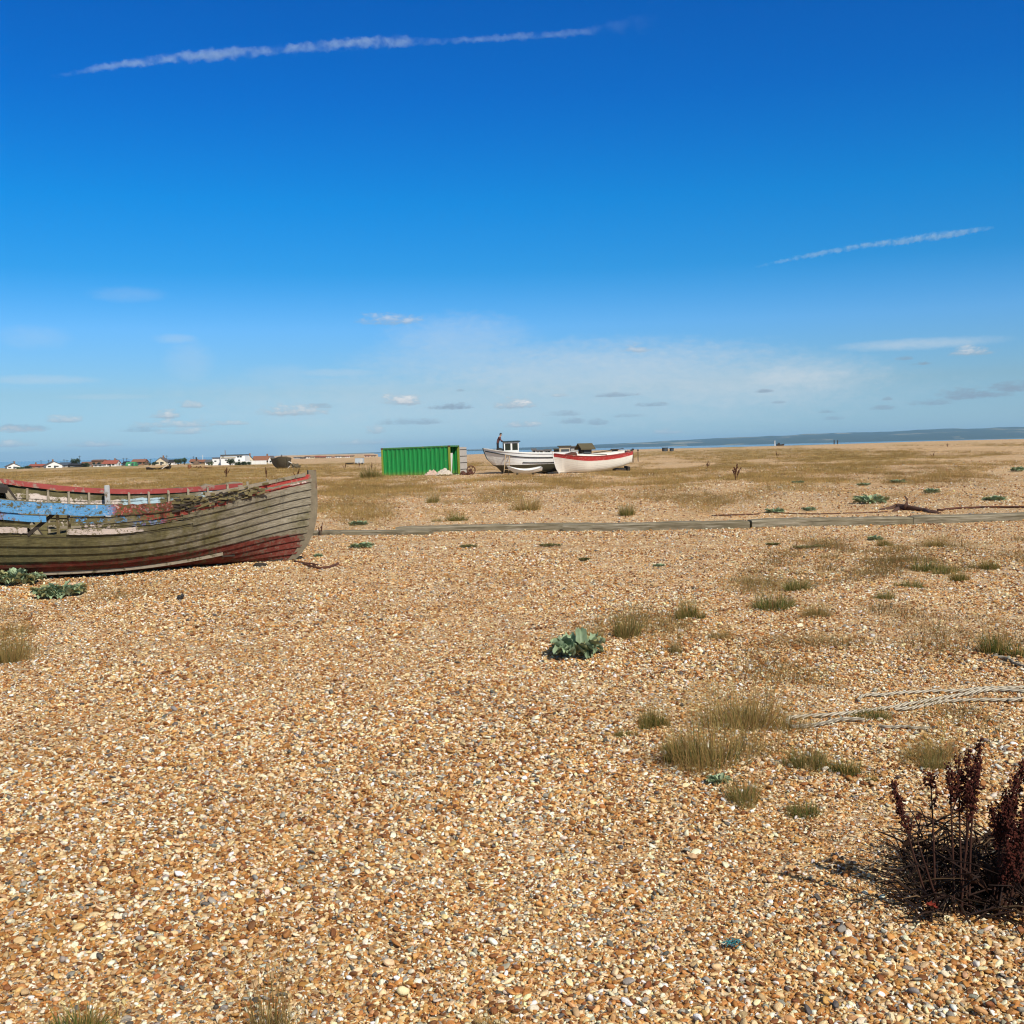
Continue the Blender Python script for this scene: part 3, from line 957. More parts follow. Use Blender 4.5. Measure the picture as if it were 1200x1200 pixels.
    m.build('bottom_board', M_DARKWOOD, root)
    # stem post, a bent baulk at the bow, and the keel
    m = MB(); vs = []; ys = .07; T = [0, .04, .1, .2, .35, .5, .65, .8, .92, 1.04]
    for q in T:
        p = pt(1.0, min(q, 1.0), 1, 0); z = p.z + (max(0, q - 1) * 1.6); bul = .03 * math.sin(math.pi * q)
        vs += [(p.x - .05, -ys, z), (p.x + .085 + bul, -ys * .62, z), (p.x + .085 + bul, ys * .62, z), (p.x - .05, ys, z)]
    fs = []
    for i in range(len(T) - 1):
        for j in range(4):
            fs.append((i * 4 + j, i * 4 + (j + 1) % 4, i * 4 + 4 + (j + 1) % 4, i * 4 + 4 + j))
    fs += [(0, 3, 2, 1), tuple((len(T) - 1) * 4 + k for k in range(4))]
    m.add(vs, fs, 0, [(3.2 + v[0] * .1, .3 + .05 * v[2]) for v in vs])
    m.build('stem_post', mat_plain('dark_mossy_stem', (.19, .155, .10), .9, .5, 9, bump=.5, dirt=(.10, .035, .022), dirt_amt=.42), root)
    m = MB(); m.bar((-3.7, 0, .0), (3.2, 0, .0), .11, .16); m.build('keel', M_DARKWOOD, root)
    along(pt, -1, .44, .80, .30, .05, .05, 0, .02, L=7.4).build('bilge_rail', M_OLDWOOD, root)
    # dark broken engine casing towards the stern
    m = MB(); m.box((-1.75, .55, .92), (.9, .9, .75), Euler((.1, -.15, .2)), bev=.03); m.box((-1.55, .6, 1.36), (1.2, .5, .09), Euler((.1, .12, .25)))
    m.build('engine_casing', M_DARKWOOD, root)
    return root


wreck()

# ---- the two working boats
def mat_boat(name, top, low, zl, band=None, dirt=.25):
    m, t = new_mat(name)
    ob = t.new('ShaderNodeTexCoord').outputs['Object']
    oz = t.sep(ob)[2]
    n = t.noise(ob, 2.2, 6, .65); f = t.noise(ob, 12, 5, .7)
    c = t.mix(t.step(n, .45, .75), top, tuple(k * .90 for k in top))
    if band:
        uv = t.new('ShaderNodeUVMap').outputs[0]; v = t.sep(uv)[1]
        b = t.math('MULTIPLY', t.step(v, band[0] - .003, band[0] + .003), t.step(v, 1.5, 1.4))
        red = t.mix(t.step(f, .55, .70), band[1], (.62, .50, .44))
        c = t.mix(b, c, red)
    k = t.step(t.math('ADD', oz, t.math('MULTIPLY', t.math('SUBTRACT', f, .5), .05)), zl + .012, zl - .012)
    c = t.mix(k, c, t.mix(n, tuple(q * .7 for q in low), tuple(q * 1.4 for q in low)))
    t.out(c, .45, 0, None)
    return m


M_WHITE = mat_plain('white_paint', (.76, .75, .70), .5, .08, 4, dirt=(.55, .50, .42), dirt_amt=.3)
M_GLASS = mat_plain('dark_window_glass', (.018, .028, .022), .08, .3, 2)
M_DKROOF = mat_plain('dark_blue_roof_paint', (.02, .045, .055), .5, .3, 3)
M_DECK = mat_plain('pale_grey_deck', (.50, .48, .44), .7, .2, 4)
M_WOOD = mat_plain('bare_wood', (.36, .25, .14), .75, .3, 8)


def deck(pt, s0, s1, tt, n=16):
    m = MB(); vs = []
    for i in range(n + 1):
        s = s0 + (s1 - s0) * i / n
        a = pt(s, tt, -1, -.03); b = pt(s, tt, 1, -.03)
        vs += [a, (a + b) / 2 + Vector((0, 0, .04)), b]
    fs = []
    for i in range(n):
        for j in range(2): fs.append((i * 3 + j, i * 3 + 3 + j, i * 3 + 4 + j, i * 3 + 1 + j))
    m.add(vs, fs); return m


D1 = 95.0
def white_boat():
    sp = dict(L=7.9, B=2.9, sheer=[(0, 1.66), (.25, 1.65), (.5, 1.72), (.75, 1.92), (1, 2.24)], q=2.0, e=.30, keel=[(0, .12), (.7, .05), (.9, .08), (1, .22)], transom=.6, rake=.7, foot=1.8, stemw=.05, bowp=2.6)
    th = R(180 + 6)
    b = at_dist(566.5, D1 - 1.5)
    fwd = Vector((math.cos(th), math.sin(th), 0))
    o = b - fwd * 3.95; gz = Hs(o.x, o.y)
    root = empty('white_fishing_boat', (o.x, o.y, gz - .02), 'white fishing boat with small wheelhouse and dark bottom, ladder leaning on its side', 'boat', 'working boats drawn up on the shingle', rot=(R(-1.5), R(0.6), th))
    mb, pt = hull_mesh(sp, 10, 36, .006, jit=0)
    mb.build('hull', mat_boat('white_hull_paint', (.86, .85, .80), (.052, .046, .026), .82), root, smooth=False)
    for sd in (-1, 1):
        along(pt, sd, .0, .992, .90, .06, .075, 0, .03, L=8).build('rubbing_strake', M_BLACKPAINT, root)
        along(pt, sd, .0, .60, .74, .05, .06, 0, .03, L=8).build('side_rail', M_BLACKPAINT, root)
        along(pt, sd, .0, .995, 1, .10, .06, .02, 0, L=8).build('gunwale', M_WHITE, root)
    deck(pt, .03, .97, .90).build('deck', M_DECK, root)
    m = MB()
    for q0, q1 in ((.0, .3), (.3, .6), (.6, .85), (.85, 1.02)):
        a = pt(1, q0, 1, 0); c = pt(1, min(q1, 1), 1, 0); a.y = c.y = 0; m.bar(a + Vector((.03, 0, 0)), c + Vector((.03, 0, .05 if q1 > 1 else 0)), .1, .1)
    m.build('stem_post', M_DKROOF, root)
    # wheelhouse
    wx = 3.95 - (597.5 - 566.5) / F * D1 * 1.03
    zb = 1.70; zt = 2.72; w, d = 1.25, 1.15
    m = MB()
    fr = .09
    m.box((wx, 0, zb + .16), (w, d, .36))
    for sx in (-1, 1):
        for sy in (-1, 1): m.box((wx + sx * (w / 2 - fr / 2), sy * (d / 2 - fr / 2), (zb + zt) / 2 + .16), (fr, fr, zt - zb - .36 + .01))
    for sy in (-1, 1):
        m.box((wx, sy * (d / 2 - fr / 2), (zb + zt) / 2 + .16), (.14, fr * .98, zt - zb - .36))
        m.box((wx, sy * (d / 2 - fr / 2), zt - .05), (w - .02, fr * .96, .12))
    for sx in (-1, 1): m.box((wx + sx * (w / 2 - fr / 2), 0, zt - .05), (fr * .96, d - .02, .12))
    wh = m.build('wheelhouse', M_WHITE, root)
    for sy in (-1, 1):
        for q in (-.30, .30):
            m = MB(); m.box((wx + q, sy * (d / 2 - .06), zb + .62), (.46, .02, .58)); m.build('window', M_GLASS, wh)
    for sx in (-1, 1):
        m = MB(); m.box((wx + sx * (w / 2 - .06), 0, zb + .62), (.02, .95, .58)); m.build('window', M_GLASS, wh)
    m = MB(); m.box((wx, 0, zt + .05), (w + .28, d + .28, .09), bev=.03); m.build('roof', M_DKROOF, wh)
    m = MB(); m.ball((2.6, .2, 2.10), (.28, .22, .16), 10, 6, jit=.1); m.ball((2.2, -.1, 2.02), (.2, .18, .1), 8, 5); m.build('rope_coil', M_BLACKPAINT, root)
    m = MB(); m.tube([(1.95, .3, 1.9), (1.95, .3, 2.25)], .06, 8); m.tube([(1.95, .1, 2.17), (1.95, .5, 2.17)], .05, 8); m.build('mooring_bitt', M_DKROOF, root)
    for x in (2.4, -1.2):
        m = MB(); m.box((x, 0, -.04), (.3, 1.5, .28)); m.build('support_block', M_DARKWOOD, root)
    return root, pt


wb, wpt = white_boat()
bpy.context.view_layer.update()


def red_boat():
    sp = dict(L=6.65, B=2.45, sheer=[(0, 1.68), (.25, 1.50), (.5, 1.43), (.75, 1.50), (1, 1.68)], q=1.9, e=.40, keel=[(0, .72), (.15, .40), (.35, .18), (.6, .06), (.85, .0), (1, .02)], transom=.55, rake=.28, foot=.28, stemw=.05, bowp=2.5)
    th = R(180 + 14)
    b = at_dist(648, D1 - 4)
    fwd = Vector((math.cos(th), math.sin(th), 0))
    o = b - fwd * 3.32; gz = Hs(b.x, b.y)
    root = empty('red_and_white_boat', (o.x, o.y, gz + .02), 'open white clinker boat with a worn red band round the top', 'boat', 'working boats drawn up on the shingle', rot=(R(-4), R(.5), th))
    mb, pt = hull_mesh(sp, 11, 36, .014, jit=0)
    mb.build('hull', mat_boat('white_clinker_paint', (.86, .82, .72), (.16, .13, .085), .10, (.845, (.46, .035, .035))), root)
    for sd in (-1, 1):
        along(pt, sd, .0, .992, 1, .09, .05, .02, 0, L=7).build('gunwale', M_REDRAIL if sd > 0 else M_WHITE, root)
    deck(pt, .04, .9, .55).build('bottom_boards', M_DECK, root)
    for s in (.25, .45, .66):
        m = MB(); m.bar(pt(s, .8, -1, -.03), pt(s, .8, 1, -.03), .25, .05); m.build('thwart', M_WOOD, root)
    deck(pt, .80, .97, .86).build('foredeck', M_WHITE, root)
    m = MB()
    for q0, q1 in ((.0, .25), (.25, .55), (.55, .8), (.8, 1.03)):
        a = pt(1, q0, 1, 0); c = pt(1, min(q1, 1), 1, 0); a.y = c.y = 0; m.bar(a + Vector((.02, 0, 0)), c + Vector((.02, 0, .1 if q1 > 1 else 0)), .09, .09)
    m.build('stem_post', M_WHITE, root)
    m = MB(); m.box((1.9, .3, 1.50), (.75, .8, .40), Euler((0, .25, .2)), bev=.05); m.tube([(2.2, .5, 1.6), (1.5, .8, 1.30)], .06, 6); m.build('winch_housing', M_RUST, root)
    m = MB(); m.bar((.9, .5, 1.63), (-1.0, .9, 1.50), .16, .05); m.build('oar', M_DARKWOOD, root)
    m = MB(); m.bar((-.2, -.2, 1.60), (-2.9, -.4, 1.88), .09, .05); m.build('oar', M_DARKWOOD, root)
    for x in (-2.7, -3.2):
        m = MB(); m.box((x, .65, pt(max(0, x / 6.65 + .5), 1, 1).z + .08), (.12, .09, .2)); m.build('cleat', M_DARKWOOD, root)
    m = MB(); m.box((-2.35, .1, .02), (.9, .8, .52)); m.build('support_block', M_DARKWOOD, root)
    m = MB(); m.box((-3.0, .2, .10), (.22, .9, .66)); m.build('support_block', M_DARKWOOD, root)
    return root


red_boat()


def dinghy():
    sp = dict(L=2.85, B=1.15, sheer=[(0, .52), (.3, .36), (.55, .34), (.8, .48), (1, .66)], keel=[(0, .22), (.25, .05), (.75, .03), (1, .22)], transom=.65, rake=.2, foot=.3, stemw=.03)
    p = at_dist(614, D1 - 4.6)
    root = empty('white_dinghy', (p.x, p.y, Hs(p.x, p.y) + .09), 'small white dinghy lying beside the white fishing boat hull', 'dinghy', rot=(R(-6), 0, R(180 + 6)))
    mb, pt = hull_mesh(sp, 6, 20, .008, jit=0)
    mb.build('hull', M_WHITE, root)
    m = MB(); m.bar(pt(.4, .75, -1, 0), pt(.4, .75, 1, 0), .2, .03); m.build('thwart', M_WOOD, root)
    for sd in (-1, 1): along(pt, sd, 0, .99, 1, .05, .035, .01, 0, L=3).build('gunwale', M_DECK, root)
    for x in (.6, -.7):
        m = MB(); m.box((x, 0, -.03), (.12, .8, .14)); m.build('chock', M_DARKWOOD, root)


dinghy()


def ladder():
    a = at_dist(592.5, D1 - 4.6); a.z = Hs(a.x, a.y)
    top = at_dist(595, D1 - 2.2); top.z = a.z + 1.80
    root = empty('ladder', a, 'pale wooden ladder leaning against the white fishing boat', 'ladder')
    d = top - a; side = Vector((.20, .02, 0))
    for s in (-1, 1):
        m = MB(); m.bar(side * s, d + side * s * .85, .055, .05); m.build('rail', M_WOOD, root)
    for i in range(6):
        k = (i + .6) / 6.4; c = d * k; m = MB(); m.tube([c - side, c + side], .025, 6); m.build('rung', M_WOOD, root)


ladder()


# ---- the man on the foredeck
def skin_obj(name, pts, edges, rad, mat, parent, root_v=0, sub=2):
    me = bpy.data.meshes.new(name); me.from_pydata([tuple(p) for p in pts], edges, []); me.materials.append(mat)
    o = link_mesh(name, me, parent)
    s = o.modifiers.new('skin', 'SKIN'); s.use_smooth_shade = True
    for i, v in enumerate(me.skin_vertices[0].data):
        r = rad[i]; v.radius = (r, r) if isinstance(r, float) else r
        v.use_root = i == root_v
    b = o.modifiers.new('smooth', 'SUBSURF'); b.levels = sub; b.render_levels = sub
    return o


def man():
    m, t = new_mat('man_skin_and_clothes')
    ox, oy, oz = t.sep(t.new('ShaderNodeTexCoord').outputs['Object'])
    n = t.noise(t.new('ShaderNodeTexCoord').outputs['Object'], 14, 4)
    c = t.mix(t.step(oz, .86, .88), (.010, .010, .014), t.mix(n, (.085, .022, .018), (.14, .04, .03)))
    c = t.mix(t.step(oz, 1.375, 1.385), c, (.42, .24, .16))
    hand = t.math('MULTIPLY', t.step(ox, .52, .54), t.step(oz, .7, .75))
    c = t.mix(hand, c, (.42, .24, .16))
    t.out(c, .8)
    lean = lambda x, z: Vector((x, 0, z))
    P = [(0, 0, .93), (.05, 0, 1.08), (.13, 0, 1.24), (.19, 0, 1.36), (.225, 0, 1.42), (.262, 0, 1.50), (.28, 0, 1.60)]
    E = [(0, 1), (1, 2), (2, 3), (3, 4), (4, 5), (5, 6)]
    Rr = [(.14, .16), (.14, .13), (.17, .14), (.13, .10), (.055, .055), (.10, .11), (.08, .09)]
    def addc(chain, rad, start):
        prev = start
        for p, r in zip(chain, rad):
            P.append(p); Rr.append(r); E.append((prev, len(P) - 1)); prev = len(P) - 1
        return prev
    for s in (-1, 1):
        addc([(-.01, s * .10, .82), (.03 * s, s * .11, .48), (-.03 + .05 * s, s * .11, .10), (.0 + .05 * s, s * .11, .04), (.15 + .05 * s, s * .12, .035)], [.095, .065, .05, .045, .035], 0)
        w = addc([(.18, s * .20, 1.30), (.27, s * .25, 1.08), (.48, s * .17, .985)], [.06, .048, .034], 3)
        h = addc([(.55, s * .155, .975)], [.032], w)
        for k in range(4):
            y = s * .155 + (k - 1.5) * .02; L = (.045, .055, .05, .04)[k]
            addc([(.59, y, .97), (.59 + L * .6, y, .96), (.59 + L, y, .94)], [.010, .009, .008], h)
        addc([(.56, s * .155 - s * .045, .97), (.585, s * .155 - s * .06, .96)], [.011, .009], h)
    p = at_dist(583.5, D1 - 1.0)
    # feet on the foredeck of the white boat
    lx = wb.matrix_world.inverted() @ Vector((p.x, wb.location.y, 2))
    z = (wb.matrix_world @ Vector((lx.x, 0, wpt(lx.x / 7.9 + .5, .9, 1).z + .05))).z
    wy = (wb.matrix_world @ Vector((lx.x, 0, 0))).y
    root = empty('person', (p.x, wy, z - .01), 'person in dark trousers, maroon jacket and cap bending over the wheelhouse roof', 'person', rot=(0, 0, R(-4)))
    skin_obj('body', P, E, Rr, m, root)
    mb = MB(); mb.ball((.275, 0, 1.635), (.105, .095, .075), 12, 7); mb.box((.375, 0, 1.615), (.12, .13, .018), Euler((0, .2, 0)), bev=.006)
    mb.build('cap', M_BLACKPAINT, root, True)
    mb = MB(); mb.ball((.235, 0, 1.57), (.075, .085, .08), 10, 6); mb.build('hair', mat_plain('dark_hair', (.03, .02, .014)), root, True)
    mb = MB()
    mb.ball((.372, 0, 1.535), (.022, .014, .02), 6, 5); mb.build('nose', mat_plain('skin', (.42, .24, .16)), root, True)


man()
# ================================================================== container and what lies round it
def mat_green():
    m, t = new_mat('green_container_paint')
    ob = t.new('ShaderNodeTexCoord').outputs['Object']; oz = t.sep(ob)[2]
    n = t.noise(ob, 1.6, 6, .65); f = t.noise(ob, 7, 6, .7)
    c = t.mix(n, (.006, .19, .035), (.012, .27, .055))
    c = t.mix(t.step(f, .665, .70), c, (.45, .33, .20))
    x_, y_, _z = t.sep(ob)
    st = t.noise(t.comb(t.math('MULTIPLY', x_, 3.2), y_, t.math('MULTIPLY', oz, .35)), 2.0, 6, .7)
    c = t.mix(t.math('MULTIPLY', t.step(st, .56, .74), .55), c, (.07, .11, .03))
    c = t.mix(t.math('MULTIPLY', t.step(st, .66, .76), .8), c, (.22, .085, .03))
    c = t.mix(t.math('MULTIPLY', t.step(t.math('ADD', oz, t.math('MULTIPLY', f, .5)), .85, .45), .6), c, (.16, .24, .03))
    t.out(c, .5); return m


M_GREEN = mat_green()
M_YGREEN = mat_plain('faded_yellow_green_paint', (.22, .27, .03), .6, .35, 5, dirt=(.25, .10, .03), dirt_amt=.35)
M_RUSTRAIL = mat_plain('rust_streaked_green_rail', (.05, .19, .05), .6, .4, 4, dirt=(.30, .11, .03), dirt_amt=.42)


pm_door = mat_plain('grubby_white_door_lining', (.40, .37, .33), .7, .15, 3, dirt=(.25, .14, .08), dirt_amt=.35)


def container():
    L, Wd, Hh = 6.06, 2.44, 2.52
    th = R(-16)
    c0 = at_dist(527.5, 91.0)                    # near right corner
    root = empty('shipping_container', (c0.x, c0.y, Hs(c0.x, c0.y) - .10), 'green corrugated shipping container with one pale end door swung open', 'container', rot=(0, R(-.9), th))
    # local: x from -L to 0, y from 0 (front) to Wd
    m = MB(); nC = 15; pit = (L - .3) / nC
    prof = []
    for i in range(nC):
        x = -L + .15 + i * pit
        prof += [(x, .03), (x + pit * .30, .03), (x + pit * .42, .085), (x + pit * .86, .085)]
    prof.append((-.15, .03))
    for yy, sg in ((0, 1), (Wd, -1)):
        vs = []
        for (x, d) in prof: vs += [(x, yy + sg * d, .14), (x, yy + sg * d, Hh - .12)]
        m.add(vs, [((i * 2, i * 2 + 2, i * 2 + 3, i * 2 + 1) if sg > 0 else (i * 2, i * 2 + 1, i * 2 + 3, i * 2 + 2)) for i in range(len(prof) - 1)])
    m.box((-L + .03, Wd / 2, Hh / 2), (.03, Wd - .2, Hh - .2))
    m.build('side_panel', M_GREEN, root)
    m = MB(); m.box((-L / 2, Wd / 2, Hh - .02), (L - .1, Wd - .1, .04)); m.build('roof', M_GREEN, root)
    for x in (-L + .075, -.075):
        for y in (.075, Wd - .075):
            m = MB(); m.box((x, y, Hh / 2), (.15, .15, Hh - .26)); m.build('corner_post', M_YGREEN, root)
            for z in (.065, Hh - .065):
                m = MB(); m.box((x, y, z), (.18, .17, .13), bev=.012); m.build('corner_casting', M_RUST, root)
    for y in (.05, Wd - .05):
        m = MB(); m.box((-L / 2, y, .07), (L - .36, .1, .14)); m.build('bottom_rail', M_YGREEN, root)
        m = MB(); m.box((-L / 2, y, Hh - .06), (L - .36, .1, .12)); m.build('top_rail', M_RUSTRAIL, root)
    for z in (.07, Hh - .06):
        m = MB(); m.box((-.05, Wd / 2, z), (.1, Wd - .34, .12)); m.build('door_header' if z > 1 else 'door_sill', M_RUSTRAIL, root)
    m = MB(); m.box((-L / 2, Wd / 2, .16), (L - .3, Wd - .2, .03)); m.build('floor', M_DARKWOOD, root)
    # stored white board inside the opening
    m = MB(); m.box((-.35, 1.25, 1.05), (.05, .42, 1.7), Euler((0, .08, 0))); m.build('stored_board', M_WHITE, root)

    def leaf(hinge_y, ang, face, back):
        e = empty('door', (0, 0, 0), None, None); e.parent = root
        e.location = (.02, hinge_y, 0); e.rotation_euler = (0, 0, ang)
        # leaf runs along local -y from its hinge
        mb = MB(); mb.box((0, -.58, Hh / 2), (.035, 1.14, Hh - .3)); mb.build('door_panel', back, e)
        for z in (.5, 1.05, 1.6, 2.15):
            q = MB(); q.box((-.025, -.58, z), (.02, 1.12, .05)); q.build('door_rib', M_RUSTRAIL if face is M_GREEN else M_DARKWOOD, e)
        for y in (-.35, -.85):
            q = MB(); q.tube([(.04, y, .16), (.04, y, Hh - .16)], .02, 6); q.build('locking_bar', M_RUST, e)
        return e
    leaf(Wd - .02, R(168), M_WHITE, pm_door)
    return root


container()
M_TARP = mat_plain('pale_dusty_sheeting', (.50, .36, .28), .8, .25, 3, dirt=(.28, .09, .06), dirt_amt=.4)
M_TARP2 = mat_plain('grubby_white_sheeting', (.50, .43, .35), .8, .2, 3, dirt=(.36, .22, .14), dirt_amt=.38)


def sheet(name, p, w, d, h, mat, label, seed, rz=0):
    rs = np.random.RandomState(seed); nx, ny = 14, 8; vs = []
    for j in range(ny):
        for i in range(nx):
            a, b = i / (nx - 1) - .5, j / (ny - 1) - .5
            z = h * max(0, 1 - (2 * abs(a)) ** 2.5) * (1 - (2 * abs(b)) ** 3) * (.45 + 1.0 * noise(a * 6 + seed, b * 5)) + rs.uniform(0, .10)
            vs.append((a * w + rs.uniform(-.04, .04), b * d + rs.uniform(-.04, .04), z + .02))
    fs = [(j * nx + i, j * nx + i + 1, (j + 1) * nx + i + 1, (j + 1) * nx + i) for j in range(ny - 1) for i in range(nx - 1)]
    m = MB(); m.add(vs, fs); o = m.build(name, mat, loc=p, rz=rz); md = o.modifiers.new('thick', 'SOLIDIFY'); md.thickness = .02
    return tag(o, label, 'tarpaulin', 'sheeting heaped by the container')


p = at_dist(505.5, 88.5); sheet('tarpaulin', p, 1.15, .9, .32, M_TARP, 'pinkish rumpled sheet heaped in front of the green container', 3, .1)
p = at_dist(520, 88.3); sheet('tarpaulin', p, 1.25, .9, .38, M_TARP2, 'off white rumpled sheet heaped by the container corner', 9, -.1)


def wheel_winch():
    p = at_dist(551.5, 91)
    root = empty('winch_wheel', (p.x, p.y, p.z + .36), 'rusty spoked wheel standing between container and white boat', 'winch', rz=.25)
    m = MB(); m.tube([(.34 * math.cos(a), 0, .34 * math.sin(a)) for a in [i * math.pi / 10 for i in range(21)]], .05, 6, caps=False); m.build('rim', M_RUST, root)
    for i in range(6):
        a = i * math.pi / 3; m = MB(); m.bar((0, 0, 0), (.34 * math.cos(a), 0, .34 * math.sin(a)), .05, .03, up=(0, 1, 0)); m.build('spoke', M_RUST, root)
    m = MB(); m.tube([(0, -.1, 0), (0, .35, 0)], .08, 8); m.box((0, .35, -.2), (.3, .1, .5)); m.build('hub', M_RUST, root)
    p = at_dist(545, 90)
    m = MB(); rs = random.Random(4)
    for i in range(14):
        m.box((rs.uniform(-.5, .5), rs.uniform(-.25, .25), rs.uniform(.04, .22)), (rs.uniform(.1, .4), rs.uniform(.1, .3), rs.uniform(.06, .3)), Euler((rs.uniform(-.5, .5), rs.uniform(-.5, .5), rs.uniform(0, 3))))
    tag(m.build('scrap_heap', M_RUST, loc=p), 'heap of rusty scrap iron under the open white container door', 'scrap')


wheel_winch()

# ================================================================== timbers laid across the beach
def mat_timber():
    m, t = new_mat('weathered_grey_timber')
    ob = t.new('ShaderNodeTexCoord').outputs['Object']
    x, y, z = t.sep(ob)
    g = t.noise(t.comb(t.math('MULTIPLY', x, .55), t.math('MULTIPLY', y, 9), t.math('MULTIPLY', z, 11)), 2.6, 7, .7)
    b = t.noise(ob, .9, 5, .6)
    c = t.ramp(g, [(.30, (.045, .036, .022)), (.43, (.15, .125, .08)), (.57, (.27, .235, .165)), (.74, (.48, .43, .34))])
    c = t.mix(t.math('MULTIPLY', t.step(b, .45, .7), .55), c, (.15, .125, .07))
    t.out(c, .85, 0, t.bump(g, .6, .02), spec=.2); return m


M_TIMBER = mat_timber()


def timber(px0, py0, px1, py1, w, h, label, dz=0.0, seed=0, back=0.0):
    a = G(px0, py0); b = G(px1, py1)
    a.y += back; b.y += back
    d = b - a; L = math.hypot(d.x, d.y); mid = (a + b) / 2
    rs = random.Random(seed)
    m = MB(); n = 24; vs = []
    for i in range(n + 1):
        x = -L / 2 + L * i / n
        g = Hs(mid.x + x * d.x / L, mid.y + x * d.y / L) * .5 + .5 * (a.z + (b.z - a.z) * i / n)
        e = .0 if 0 < i < n else rs.uniform(.0, .03)
        top = g + h * rs.uniform(.93, 1.04) - e + dz; fy = rs.uniform(-.012, .012)
        for (yy, zz) in ((-w / 2 + fy, g - .1 + dz), (-w / 2 + fy, top - .03), (-w / 2 + .025 + fy, top), (w / 2 - .02, top), (w / 2, top - .03), (w / 2, g - .1 + dz)):
            vs.append((x, yy, zz))
    fs = []
    for i in range(n):
        for j in range(6):
            p = i * 6 + j; q = i * 6 + (j + 1) % 6
            fs.append((p, p + 6, q + 6, q))
    fs += [tuple(range(6)), tuple(n * 6 + k for k in range(6))[::-1]]
    m.add(vs, fs)
    o = m.build('timber_baulk', M_TIMBER, loc=(mid.x, mid.y, 0), rz=math.atan2(d.y, d.x))
    return tag(o, label, 'timber', 'old timbers laid end to end across the shingle')


timber(330, 627.5, 505, 626.5, .30, .10, 'low narrow timber emerging from behind the bow of the derelict boat', seed=1)
timber(462, 626, 700, 621.5, .32, .14, 'rough split timber running from mid beach towards the right', seed=2, back=.45)
timber(660, 623, 878, 618.5, .36, .16, 'pale grey timber in the middle of the row', seed=3)
timber(878.5, 618, 1066, 614, .40, .17, 'thick dark ended timber, right of the pale middle one', seed=4)
timber(1067, 614, 1330, 608, .40, .17, 'broad timber leaving the picture on the right', seed=5)

# ================================================================== plants
def leaf_mesh(mb, base, out, up, L, Wd, col, rs, curl=.4, wav=.16):
    """a lobed leaf with a wavy edge"""
    side = out.cross(up).normalized(); nx, ny = 9, 7; ph = rs.uniform(0, 6)
    vs = []; cs = []
    for i in range(nx):
        s = i / (nx - 1); w = Wd * math.sin(math.pi * (s * .82 + .10)) ** .7 * (1 + rs.uniform(-.12, .12) + .20 * math.sin(s * 15 + ph))
        c = base + out * (L * s) + up * (L * (curl * (s - s * s * 1.5)))
        for j in range(ny):
            q = j / (ny - 1) * 2 - 1
            z = wav * L * (abs(q) ** 2) * (rs.uniform(-.2, 1)) + .10 * L * abs(q)
            vs.append(c + side * (q * w / 2) + up * z)
            k = rs.uniform(.85, 1.12) * (1.0 + .25 * abs(q)) if j != ny // 2 else 1.35
            cs.append(tuple(min(1, g * k) for g in col))
    fs = [(i * ny + j, i * ny + j + 1, (i + 1) * ny + j + 1, (i + 1) * ny + j) for i in range(nx - 1) for j in range(ny - 1)]
    mb.add(vs, fs, 0, col=cs)


M_KALE = mat_leaf('sea_kale_leaf', .5, trans=.15)
M_STALK = mat_leaf('dry_stalk', .8, trans=.1)


def kale_mesh(seed, R_, n, L):
    rs = random.Random(seed); mb = MB()
    for i in range(n):
        a = rs.uniform(0, 6.283); q = R_ * math.sqrt(rs.random()) * .75
        base = Vector((q * math.cos(a), q * math.sin(a), .01 + .04 * rs.random()))
        el_ = rs.uniform(.15, 1.1) * (1 - .4 * q / R_)
        a2 = a + rs.uniform(-.9, .9)
        out = Vector((math.cos(a2) * math.cos(el_), math.sin(a2) * math.cos(el_), math.sin(el_)))
        up = Vector((-math.cos(a2) * math.sin(el_), -math.sin(a2) * math.sin(el_), math.cos(el_)))
        g = rs.uniform(.55, 1.2)
        col = (.26 * g, .34 * g, .20 * g) if rs.random() < .8 else (.32 * g, .31 * g, .14 * g)
        l = L * rs.uniform(.6, 1.15)
        leaf_mesh(mb, base, out, up, l, l * rs.uniform(.6, .85), col, rs)
    return mb.mesh('sea_kale', M_KALE, True)


KALE = {}
def kale(px, py, wpx, kind, label, zs=1.0):
    p = G(px, py); D = p.y; w = wpx / F * D
    if kind not in KALE: KALE[kind] = {'big': kale_mesh(1, .5, 58, .32), 'mid': kale_mesh(2, .5, 90, .22), 'far': kale_mesh(3, .5, 70, .26)}[kind]
    o = link_mesh('sea_kale', KALE[kind], None, p, rnd.uniform(0, 6.28))
    o.scale = (w / 1.15, w / 1.15, w / 1.15 * zs * 1.75)
    return tag(o, label, 'plant', 'sea kale growing in the shingle')


kale(675, 768, 66, 'big', 'large grey green sea kale alone in the middle of the bare shingle')
kale(842, 918, 26, 'big', 'small pale sea kale at the foot of the biggest grass tuft')
kale(22, 684, 66, 'mid', 'bushy sea kale under the derelict boat, cut by the picture edge', .85)
kale(70, 699, 66, 'mid', 'bushy sea kale with brown base in front of the derelict boat', .8)
kale(424, 641, 34, 'mid', 'flat sea kale in front of the narrow timber', .5)
kale(420, 615.5, 24, 'far', 'small sea kale just behind the narrow timber', .6)
kale(373, 653, 12, 'far', 'tiny sea kale beside the stem of the derelict boat', 1.0)
kale(1020, 590, 44, 'mid', 'widest sea kale behind the timbers on the right', .75)
kale(908, 601, 26, 'far', 'dark sea kale close behind the pale grey timber end', .6)
kale(948, 598.5, 18, 'far', 'narrow sea kale behind the thick timber', .7)
kale(1165, 586, 32, 'mid', 'low sea kale behind the broad timber by the right edge', .5)
kale(1052, 566, 22, 'far', 'distant sea kale with a pale patch of shingle before it', .55)
kale(1092, 578, 20, 'far', 'sea kale mixed with dry grass beyond the broad timber', .8)
kale(935, 566, 16, 'far', 'faint sea kale far out in the golden grass', .5)
